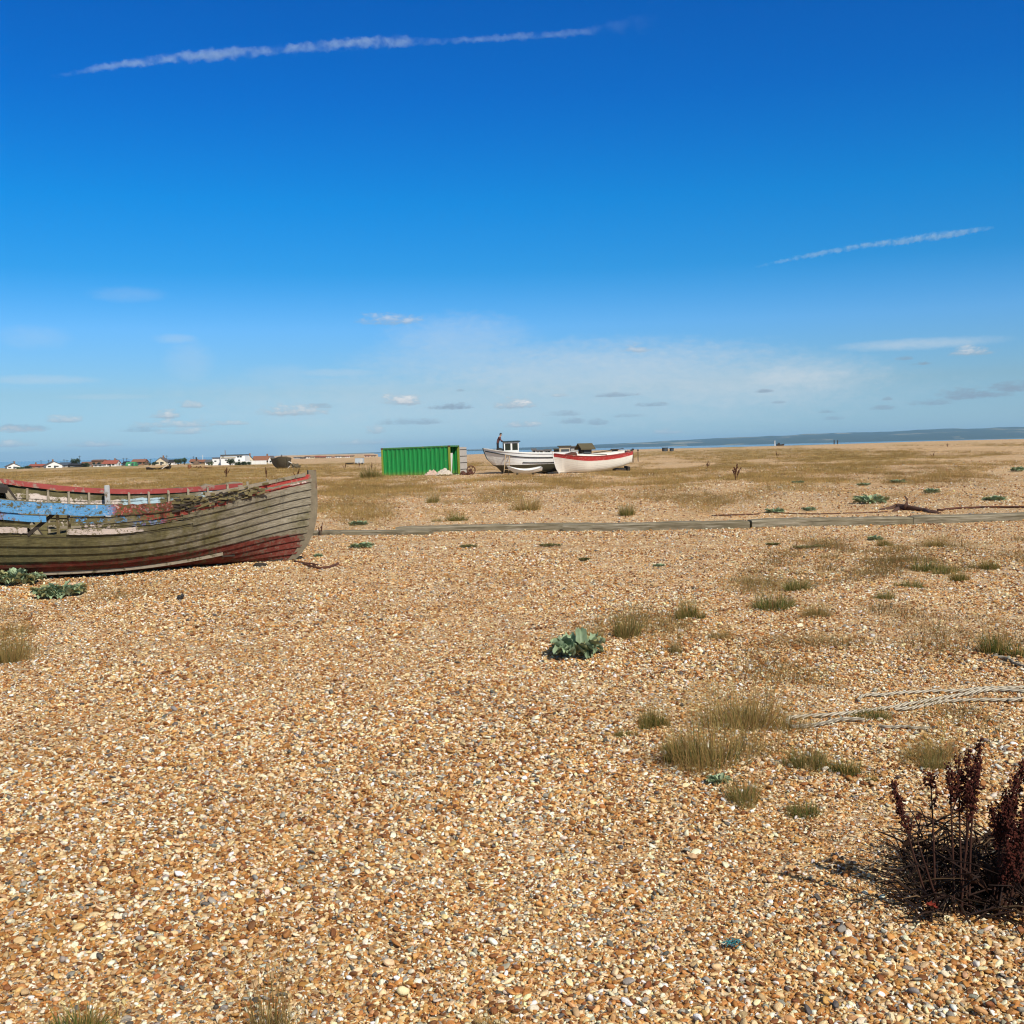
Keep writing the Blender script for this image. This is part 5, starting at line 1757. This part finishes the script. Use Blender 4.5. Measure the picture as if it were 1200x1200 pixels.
nissen()
ROW = [(344, 352, 535.6, 'grey', 'grey', 'grey far cottage first right of the hulk'), (351.5, 357, 536.0, 'dark', 'dark', 'dark far shed beside the grey cottage'), (357, 362.5, 534.6, 'white', 'brown', 'white far cottage fourth from the hulk side'),
       (363, 368, 535, 'cream', 'brown', 'cream far cottage left of the red roofed pair'), (369, 374.5, 534.2, 'brick', 'red', 'left one of two far red roofed cottages'), (375, 381, 534.4, 'brick', 'red', 'right one of two far red roofed cottages'),
       (382, 387.5, 534.6, 'white', 'grey', 'white far cottage in the middle of the distant row'), (388, 392, 535, 'pink', 'rust', 'pink far cottage in the middle of the distant row'), (392.5, 399, 534.2, 'white', 'grey', 'bright far house with wide white front'),
       (400, 404, 534.4, 'cream', 'brown', 'narrow cream far cottage near the pale trailer'), (404.5, 409, 534.2, 'white', 'red', 'white far cottage with a red roof near the pale trailer'), (410, 414.5, 533.8, 'beige', 'brown', 'beige far cottage touching the pale trailer'),
       (427, 433, 533.2, 'pink', 'rust', 'pinkish far cottage right of the pale trailer'), (434.5, 440, 533.4, 'beige', 'brown', 'beige far cottage nearest to the green container')]
for (a, b, tp, w_, r_, lab) in ROW:
    house(a, b, tp, 1080 + (a * 7) % 90, w_, r_, lab, ridge='x', eave=.72, windows=2, door=False, depth=5, group='far cottages in the distant row', sink=1.0)


def tree(px, py_top, wpx, D, label, seed, hue=(.035, .055, .022), name='tree', cat='tree', trunk=.28, group='trees and bushes on the skyline'):
    c = at_dist(px, D); k = D / F; hy = 527 - .0235 * (px - 600)
    h = EYE + (hy - py_top) * k - c.z; w = wpx * k
    root = empty(name, c, label, cat, group)
    rs = random.Random(seed)
    m = MB(); m.tube([(0, 0, -.2), (.05, 0, h * .25), (-.03, 0, h * .6)], [w * .05, w * .04, w * .02], 7)
    for i in range(5):
        a = i * 1.3; m.tube([(0, 0, h * (.22 + .05 * i)), (math.cos(a) * w * .3, math.sin(a) * w * .3, h * (.5 + .06 * i))], [w * .02, w * .008], 5)
    m.build('trunk', M_DARKWOOD, root)
    m = MB(); z0 = h * trunk
    clumps = [(Vector((rs.gauss(0, .24) * w, rs.gauss(0, .24) * w, z0 + (h - z0) * rs.uniform(.2, .85))), rs.uniform(.14, .26) * w) for _ in range(14)]
    for cc, r in clumps:
        cc.x = max(-w / 2 + r * .8, min(w / 2 - r * .8, cc.x)); cc.z = min(cc.z, h - r * .75)
        g = rs.uniform(.6, 1.45)
        for _ in range(70):
            d = Vector((rs.gauss(0, 1), rs.gauss(0, 1), rs.gauss(0, 1))).normalized() * r * rs.uniform(.55, 1.05)
            q = cc + d; s = w * .045 * rs.uniform(.6, 1.3)
            a = Vector((rs.uniform(-1, 1), rs.uniform(-1, 1), rs.uniform(-1, 1))).normalized(); b = a.orthogonal().normalized()
            e = g * rs.uniform(.75, 1.3)
            m.add([q - a * s, q + b * s * .7, q + a * s, q - b * s * .7], [(0, 1, 2, 3)], col=tuple(e * v for v in hue))
    m.build('crown', M_LEAFY, root)


M_LEAFY = mat_leaf('tree_leaves', .6, trans=.2)
tree(87.5, 537.5, 11, HG, 'big round dark tree behind the black tarred shed', 1)
tree(208.5, 537.0, 9.5, HG - 20, 'left one of twin round trees by the dark dormered house', 2, trunk=.1)
tree(216, 536.2, 8, HG - 10, 'right one of twin round trees, slightly greener', 3, hue=(.04, .07, .025), trunk=.15)
tree(269.5, 537.8, 11, 470, 'round dark bush in front of the big white block', 4, name='bush', cat='bush', trunk=.0)
tree(32, 546, 9, HG - 20, 'dark bush at the left end of the red bungalow', 5, name='bush', cat='bush', trunk=0)
tree(22.5, 547.6, 9, HG - 25, 'low green bush right of the first white gabled house', 6, name='bush', cat='bush', hue=(.05, .085, .025), trunk=0)
tree(101, 542.4, 9, HG - 5, 'dark bush in front of the low brown roofed shed', 7, name='bush', cat='bush', trunk=0)
tree(172, 541.5, 8, HG + 5, 'dark bush behind the tiny beige shed', 8, name='bush', cat='bush', trunk=0)
tree(137.5, 542.8, 6, HG, 'dark bush at the right end of the bright red roof', 9, name='bush', cat='bush', trunk=0)
tree(181, 541.2, 7, HG - 5, 'bush at the left foot of the tall pale gable', 10, name='bush', cat='bush', trunk=0)
tree(247, 540.5, 6, 490, 'pale green bush before the low white lean-to', 14, name='bush', cat='bush', hue=(.10, .13, .05), trunk=0)
for i, (px, w_, lab) in enumerate(((278.5, 8, 'left part of a low hedge before the white garden wall'), (285, 8, 'middle clump of the low hedge before the garden wall'), (291, 6, 'right clump of the low hedge before the garden wall'))):
    tree(px, 541.2, w_, 460, lab, 20 + i, name='bush', cat='bush', trunk=0)

POLES = [(16, 540, 'utility pole behind the first white gabled house'), (48, 539, 'utility pole above the red bungalow roof'), (57, 538.8, 'short pole rising over the large white gable'), (75, 538, 'left pole of the pair behind the blue grey roof'),
         (78.5, 538.6, 'right pole of the pair behind the blue grey roof'), (93.5, 534, 'tallest pole, just right of the big round tree'), (128, 538, 'utility pole above the bright red roof'), (136.5, 537.6, 'utility pole at the right end of the bright red roof'),
         (144.5, 536.5, 'left pole behind the black shed by the curved hut'), (148.5, 536.5, 'right pole behind the black shed by the curved hut'), (169.5, 537, 'utility pole right of the rust roofed house'), (176.5, 537.6, 'utility pole left of the tall pale gable'),
         (195.5, 533.5, 'utility pole rising over the dark dormered roof'), (226.5, 534.5, 'utility pole over the pinkish cottage'), (237.5, 533, 'thin white flagpole left of the big white block'), (313, 533.5, 'thin pole above the narrow white gable')]
for (px, tp, lab) in POLES:
    D = HG + 45; c = at_dist(px, D); hy = 527 - .0235 * (px - 600); h = EYE + (hy - tp) / F * D - c.z
    root = empty('utility_pole', c, lab, 'pole', 'poles on the skyline')
    pmz = M_WHITE if 'flagpole' in lab else M_DARKWOOD
    m = MB(); m.tube([(0, 0, -.4), (0, 0, h)], [.16, .11], 7); m.build('post', pmz, root)
    m = MB(); m.box((0, 0, h - .5), (1.7 if 'flagpole' not in lab else .5, .12, .14)); m.build('crossarm', pmz, root)

# ------------------------------------------------------------------ wrecks and sheds out on the heath
def hulk():
    D = 175.0; c = at_dist(331, D)
    root = empty('boat_hulk', (c.x, c.y, c.z), 'dark brown wrecked boat hulk standing high on the left heath', 'boat', rz=R(-62))
    sp = dict(L=4.6, B=2.7, sheer=[(0, 1.75), (.4, 1.62), (.7, 1.7), (1, 1.95)], keel=[(0, .2), (.2, .0), (1, .05)], transom=.95, rake=.3, foot=.4, stemw=.05)
    mb, pt = hull_mesh(sp, 8, 20, .03, jit=.3)
    mb.build('hull', pm('wreck_brown_planks', (.105, .085, .05), scale=5, var=.5, dirt=(.05, .035, .02), dirt_amt=.4), root)
    m = MB(); m.ball((-.6, 0, 1.55), (1.25, 1.0, .42), 12, 6, jit=.12); m.build('collapsed_deck', M_DARKWOOD, root)
    m = MB(); m.tube([(-.4, 0, 1.8), (-.4, 0, 2.25)], .07, 6); m.build('mast_stump', M_DARKWOOD, root)
    c = at_dist(344.5, D - 2); rs = random.Random(8); m = MB()
    for i in range(26):
        x = rs.uniform(-.85, .85); hh = (1.0 - .45 * (x + .85) / 1.7)
        z = rs.uniform(.0, hh); a = Vector((x, rs.uniform(-.4, .4), z)); d = Vector((rs.uniform(-.6, .6), rs.uniform(-.3, .3), rs.uniform(-.4, .5)))
        m.bar(a - d * .5, a + d * .5, rs.uniform(.1, .3), rs.uniform(.04, .18))
    for i in range(7): m.ball((rs.uniform(-.7, .7), rs.uniform(-.2, .3), rs.uniform(.1, .7)), rs.uniform(.15, .32), 7, 5, jit=.25)
    root2 = empty('debris_heap', c, 'heap of broken brown boat timbers right of the hulk', 'debris')
    m.build('broken_timbers', pm('wreck_brown_planks', (.1, .08, .05)), root2)
    m = MB(); m.bar((-.75, -.5, 1.25), (-.25, -.5, .95), .3, .06); m.bar((-.9, -.5, .2), (-.6, -.5, .55), .22, .05); m.build('pale_board', M_WHITE, root2)


hulk()


def trailer():
    D = 285.0; c = at_dist(420.5, D)
    root = empty('box_trailer', c, 'pale grey box trailer parked left of the green container', 'trailer')
    m = MB(); m.box((0, 1.0, .98), (2.15, 2.0, 1.36), bev=.04); m.build('body', pm('pale_grey_panel', (.42, .47, .50), scale=3, var=.15), root)
    m = MB(); m.box((0, 1.0, 1.69), (2.2, 2.05, .06)); m.build('roof', pm('grey_roof', ROOFS['grey']), root)
    for sx in (-1, 1):
        m = MB(); m.tube([(sx * .8, -.02, .26), (sx * .8, .18, .26)], .27, 12); m.build('wheel', M_BLACKPAINT, root)
    m = MB(); m.box((.55, -.012, .95), (.6, .03, 1.1)); m.build('door', M_DECK, root)
    m = MB(); m.bar((-1.05, 1, .3), (-1.8, 1, .3), .08, .08); m.build('drawbar', M_RUST, root)


trailer()


def low_wreck():
    D = 205.0; c = at_dist(186, D)
    root = empty('boat_wreck', c, 'low dark wreck with a white plank propped on it, out on the left heath', 'boat')
    m = MB(); L = 4.6
    sp = dict(L=L, B=1.5, sheer=[(0, .55), (.5, .38), (1, .75)], keel=[(0, .05), (1, .05)], transom=.6, rake=.2, foot=.2, stemw=.04)
    mb, pt = hull_mesh(sp, 5, 14, .02, jit=.5); mb.build('hull', M_DARKWOOD, root)
    m = MB(); m.bar((.75, -.9, .18), (2.25, -.9, 1.22), .22, .08); m.build('white_plank', M_WHITE, root)
    m = MB(); m.bar((2.1, -.8, .0), (2.3, -.85, 1.1), .35, .12); m.build('prop', M_DARKWOOD, root)
    D = 215.0; c = at_dist(233, D); m = MB(); rs = random.Random(15)
    for i in range(20):
        x = rs.uniform(-1.9, 1.9); m.bar((x, rs.uniform(-.4, .4), rs.uniform(.0, .35)), (x + rs.uniform(-.9, .9), rs.uniform(-.4, .4), rs.uniform(.05, .6)), rs.uniform(.05, .22), rs.uniform(.05, .16))
    tag(m.build('scrap_heap', M_RUST, loc=c), 'scatter of rusty brown scrap on the heath left of the big white block', 'scrap')
    c = at_dist(221.5, 222.0)
    root = empty('oil_drum', c, 'rusty orange drum left of the scattered scrap', 'drum')
    m = MB(); m.tube([(0, 0, 0), (0, 0, .85)], .34, 14); m.build('barrel', pm('orange_rust', (.30, .11, .04), scale=6, var=.4), root)
    for z in (.02, .28, .56, .84):
        m = MB(); m.tube([(0, 0, z - .02), (0, 0, z + .02)], .36, 14); m.build('hoop', M_RUST, root)
    c = at_dist(230, 560.0)
    root = empty('trawler_mast', c, 'dark stump of a trawler with short mast left of the big white block', 'boat')
    m = MB(); m.box((0, 0, 1.1), (2.6, 3, 1.9), taper=.8, bev=.1); m.build('cabin', pm('brown_wall', WALLS['brown']), root)
    m = MB(); m.tube([(0, 0, 1.5), (0, 0, 3.9)], .35, 8); m.build('mast', M_DARKWOOD, root)
    c = at_dist(409.5, 300.0)
    root = empty('rowing_boat', c, 'small dark upturned rowing boat left of the pale trailer', 'boat')
    sp = dict(L=2.3, B=.9, sheer=[(0, .4), (.5, .36), (1, .5)], keel=[(0, 0), (1, 0)], transom=.7, rake=.1, foot=.1, stemw=.02)
    mb, pt = hull_mesh(sp, 4, 12, .01); mb.build('hull', M_DARKWOOD, root)
    m = MB(); m.bar((-.9, 0, .42), (.9, 0, .42), .7, .05); m.build('thwart', M_DARKWOOD, root)


low_wreck()


def shed(px0, px1, py_top, D, wall, roof, label, ridge='x', windows=0, door=True, depth=1.6, eave=.72, **kw):
    return house(px0, px1, py_top, D, wall, roof, label, ridge=ridge, eave=eave, depth=depth, windows=windows, door=door, name='fishing_shed', cat='shed', group='fishing sheds behind the boats', **kw)


WALLS['bleached'] = (.42, .36, .26); WALLS['tarred'] = (.02, .018, .014); ROOFS['felt'] = (.055, .05, .035); ROOFS['mossfelt'] = (.085, .07, .035)
shed(655.5, 668, 523.0, 135, 'bleached', 'felt', 'bleached board shed with black felt roof behind the red banded boat', flat=True)
shed(669, 677, 523.6, 137, 'grey', 'grey', 'plain grey panel shed between the bleached shed and the black one', flat=True, door=False)
shed(678, 693.5, 520.9, 134, 'tarred', 'mossfelt', 'black tarred shed with mossy roof behind the red banded boat', eave=.86, rz=R(28))
shed(649.5, 655, 526.3, 145, 'tarred', 'felt', 'low black box shed left of the bleached one', flat=True, door=False)
shed(718, 724, 526.6, 150, 'tarred', 'felt', 'low black box over the stern of the red banded boat', flat=True, door=False)
shed(777, 782.5, 524.7, 420, 'tarred', 'felt', 'left black hut of a far pair on the shingle', depth=3, flat=True)
shed(786, 789.5, 525.2, 430, 'tarred', 'felt', 'right smaller black hut of the far pair', depth=3, flat=True)
for (a, b, tp, lab) in ((623.5, 628, 525.8, 'white far hut behind the white boat deck'), (628.5, 638, 527.2, 'long low white far hut behind the white boat deck'), (638.5, 646, 526.6, 'pale grey far hut behind the white boat deck')):
    house(a, b, tp, 520, 'white' if 'white f' in lab else 'grey', 'grey', lab, ridge='x', eave=.7, windows=2, name='beach_hut', cat='hut', group='far pale huts behind the white boat', depth=5, sink=1)


def post(px, py_top, D, label, w=.14, mat=None, arm=True):
    c = at_dist(px, D); hy = 527 - .0235 * (px - 600); h = EYE + (hy - py_top) / F * D - c.z
    root = empty('wooden_post', c, label, 'post', 'posts on the shingle')
    m = MB(); m.tube([(0, 0, -.3), (0, 0, h)], [w, w * .8], 7); m.build('shaft', mat or M_DARKWOOD, root)
    m = MB(); m.box((0, 0, h - .12), (w * 4.2 if arm else w * 2.6, w * 1.5, .2 if arm else .12)); m.build('cap', mat or M_DARKWOOD, root)


post(741.5, 525.5, 140, 'dark post with short crosspiece right of the red banded boat', .07)
post(747.5, 526.5, 150, 'thin dark post furthest right of the red banded boat', .05)
post(977.5, 515.8, 820, 'left dark post of a far pair by the sea', .42, arm=False)
post(981.5, 515.9, 820, 'right dark post of a far pair by the sea', .42, arm=False)
post(908, 516.5, 850, 'white marker post near the far dark boat', .38, M_WHITE, arm=False)
D = 850.0; c = at_dist(914.5, D)
root = empty('beached_boat', c, 'far dark boat on the shingle crest beside a white marker post', 'boat')
sp = dict(L=6.2, B=2.4, sheer=[(0, 1.3), (.5, 1.1), (1, 1.5)], keel=[(0, -.2), (1, -.2)], transom=.7, rake=.4, foot=.3, stemw=.05)
mb, pt = hull_mesh(sp, 4, 12, .02); mb.build('hull', M_DARKWOOD, root)
m = MB(); m.box((-1.2, 0, 1.6), (1.6, 1.5, 1.3), bev=.05); m.build('wheelhouse', M_BLACKPAINT, root)

# ------------------------------------------------------------------ sea and the far shore
m, t = new_mat('sea_water')
pos = t.new('ShaderNodeNewGeometry').outputs['Position']
n1 = t.noise(pos, .02, 6, .6); n2 = t.noise(t.vmath('MULTIPLY', pos, (.15, 1, 1)), .004, 4, .6)
t.out(t.ramp(n2, [(.35, (.03, .085, .11)), (.65, (.07, .13, .15))]), .16, 0, t.bump(n1, .25, 1.0))
mb = MB(); S = 28000
mb.add([(-S, 500, 0), (S, 500, 0), (S, S, 0), (-S, S, 0)], [(0, 1, 2, 3)])
tag(mb.build('sea', m, loc=(0, 0, -4.2)), 'strip of blue green sea beyond the shingle', 'sea', kind='structure')


def hills():
    D0 = 15000.0
    pts = [(330, 0), (380, 5), (440, 14), (540, 22), (640, 34), (700, 48), (757, 62), (830, 88), (900, 112), (960, 118), (1010, 126), (1060, 138), (1120, 146), (1200, 150), (1300, 156), (1420, 150), (1600, 120), (1800, 60), (2000, 0)]
    pxs = [p[0] for p in pts]; hz = [p[1] for p in pts]
    n = 420; rows = [0, .06, .14, .25, .38, .52, .68, .84, 1.0, 1.3, 1.8]
    prof = [0, .10, .26, .40, .55, .66, .80, .93, 1.0, .8, 0]
    vs = []; fs = []
    for j, (r, pf) in enumerate(zip(rows, prof)):
        for i in range(n + 1):
            px = 330 + (2000 - 330) * i / n
            x = (px - 600) / F * D0
            h = float(np.interp(px, pxs, hz))
            jag = (float(fbm(x * .0012, j * .7, 91)) - .5) * .34 + (float(fbm(x * .006, j * 1.3, 92)) - .5) * .10
            yy = D0 - 2500 * (h / 150) + 5000 * r + 900 * (float(fbm(x * .0006, 3, 17)) - .5)
            vs.append((x * (yy / D0), yy, max(0, h * (pf + jag * (pf > 0) * min(1, pf * 2.2))) * (yy / D0) - 5))
    for j in range(len(rows) - 1):
        for i in range(n):
            a = j * (n + 1) + i; fs.append((a, a + 1, a + n + 2, a + n + 1))
    m, t = new_mat('far_hill_fields')
    pos = t.new('ShaderNodeNewGeometry').outputs['Position']
    p2 = t.vmath('MULTIPLY', pos, (1, .6, 6.0))
    v = t.vor(p2, .0022); nn = t.noise(p2, .0016, 6, .65)
    c = t.ramp(t.sep(v.outputs['Color'])[0], [(0, (.030, .048, .022)), (.45, (.045, .065, .028)), (.6, (.24, .21, .10)), (.75, (.36, .30, .18)), (.85, (.04, .06, .025))], 'CONSTANT')
    c = t.mix(t.step(nn, .42, .55), c, (.028, .045, .022))
    t.out(c, .9)
    mb = MB(); mb.add(vs, fs)
    tag(mb.build('hills', m, smooth=True), 'low blue hills across the bay', 'hills', kind='structure')


hills()

# ------------------------------------------------------------------ the air over the bay
m, t = new_mat('sea_air')
v = t.new('ShaderNodeVolumePrincipled'); v.inputs['Color'].default_value = (.40, .71, 1.0, 1); v.inputs['Density'].default_value = HAZE; v.inputs['Anisotropy'].default_value = 0.0
o = t.new('ShaderNodeOutputMaterial'); t.l.new(v.outputs[0], o.inputs['Volume'])
mb = MB(); mb.box((0, 0, 112), (62000, 62000, 256))
tag(mb.build('haze', m), 'thin blue sea air over the whole bay', 'haze', kind='stuff')

# ------------------------------------------------------------------ vapour trails: long thin bodies of ice cloud
def trail(pts, alt, label, seed, dens_, grain):
    """pts: (px, py, half width px, strength); the trail floats alt metres up; local x runs along it"""
    def W_(px, py):
        d = ray(px, py); k = (alt - EYE) / d.z; return Vector((0, 0, EYE)) + d * k
    C = [W_(p[0], p[1]) for p in pts]; o = C[len(C) // 2]
    ex = (C[-1] - C[0]).normalized(); ey = Vector((0, 0, 1)).cross(ex).normalized(); ez = ex.cross(ey)
    M = Matrix((ex, ey, ez))
    L = [M @ (c - o) for c in C]; Wd = [max(.5, p[2] * (c.length / F)) for p, c in zip(pts, C)]
    x0, x1 = L[0].x, L[-1].x; span = max(max(abs(v.y), abs(v.z)) for v in L) * 1.05 + 1; wmax = max(Wd) * 1.01
    m, t = new_mat('vapour_' + str(seed))
    ob = t.new('ShaderNodeTexCoord').outputs['Object']; x, y, z = t.sep(ob)
    fx = t.math('DIVIDE', t.math('SUBTRACT', x, x0), x1 - x0)
    cen = t.sep(t.ramp(fx, [((v.x - x0) / (x1 - x0), (.5 + .5 * v.y / span, .5 + .5 * v.z / span, w / wmax)) for v, w in zip(L, Wd)]))
    stg = t.sep(t.ramp(fx, [((v.x - x0) / (x1 - x0), p[3]) for v, p in zip(L, pts)]))[0]
    wd = t.math('MULTIPLY', cen[2], wmax)
    nz = t.noise(t.vmath('MULTIPLY', ob, (.8, 1, 1)), grain, 5, .62, color=True)
    off = t.vmath('SUBTRACT', nz, (.5, .5, .5)); _, oy, oz_ = t.sep(off)
    dy_ = t.math('ADD', t.math('DIVIDE', t.math('SUBTRACT', y, t.math('MULTIPLY', t.math('SUBTRACT', t.math('MULTIPLY', cen[0], 2), 1), span)), wd), t.math('MULTIPLY', oy, 1.5))
    dz_ = t.math('ADD', t.math('DIVIDE', t.math('SUBTRACT', z, t.math('MULTIPLY', t.math('SUBTRACT', t.math('MULTIPLY', cen[1], 2), 1), span)), wd), t.math('MULTIPLY', oz_, 2.6))
    d2 = t.math('ADD', t.math('MULTIPLY', dy_, dy_), t.math('MULTIPLY', dz_, dz_))
    big = t.step(t.noise(ob, grain * .45, 4, .6), .36, .60)
    dn = t.math('MULTIPLY', t.math('MULTIPLY', t.math('MULTIPLY', t.step(d2, 1.0, .0), stg), t.math('ADD', .12, t.math('MULTIPLY', big, 1.15))), dens_)
    v = t.new('ShaderNodeVolumePrincipled'); v.inputs['Color'].default_value = (.80, .94, 1.0, 1); v.inputs['Anisotropy'].default_value = -.25
    t.put(v.inputs['Density'], dn)
    out = t.new('ShaderNodeOutputMaterial'); t.l.new(v.outputs[0], out.inputs['Volume'])
    try: m.cycles.volume_step_rate = .012
    except Exception as e: print('step rate', e)
    mb = MB(); mb.tube([(x0 + (x1 - x0) * i / 40, *[float(np.interp(x0 + (x1 - x0) * i / 40, [q.x for q in L], [getattr(q, k) for q in L])) for k in 'yz']) for i in range(41)],
                       [float(np.interp(x0 + (x1 - x0) * i / 40, [q.x for q in L], Wd)) * 1.9 for i in range(41)], 12)
    ob_ = mb.build('vapour_trail', m)
    ob_.matrix_world = Matrix.Translation(o) @ M.transposed().to_4x4()
    return tag(ob_, label, 'vapour trail', 'vapour trails in the sky')


trail([(60, 90, 2, .1), (95, 84, 3.5, .35), (115, 79.5, 4, .8), (180, 70, 5.4, 1), (240, 65, 6.6, 1), (300, 60.5, 5.6, .8), (360, 56, 6.2, 1), (420, 50.5, 7, 1), (478, 47.5, 6.2, 1), (488, 47.5, 5, .35), (520, 48.5, 4, .5), (560, 46, 4.2, .8), (620, 42, 4.2, .9), (680, 38, 4.2, .55), (700, 35, 7, .10), (745, 27, 11, .05), (775, 23, 12, .0)],
      3000, 'long puffy white vapour trail high in the upper left sky', 5, .0062, .018)
trail([(885, 313, 1.5, .1), (930, 303, 3, .7), (1000, 290, 3.4, .9), (1060, 282, 4.6, 1), (1110, 275, 4.6, 1), (1150, 268.5, 3, .9), (1165, 267, 2, .3)],
      2200, 'short thin white vapour trail on the right of the sky', 8, .0075, .024)

# ------------------------------------------------------------------ render settings
SC.cycles.max_bounces = 5; SC.cycles.diffuse_bounces = 2; SC.cycles.glossy_bounces = 2
SC.cycles.transmission_bounces = 3; SC.cycles.transparent_max_bounces = 48
SC.cycles.volume_bounces = 1
SC.cycles.caustics_reflective = False; SC.cycles.caustics_refractive = False
bpy.context.view_layer.update()
SC.cycles.use_denoising = True
SC.cycles.pixel_filter_type = 'BLACKMAN_HARRIS'; SC.cycles.filter_width = 1.15
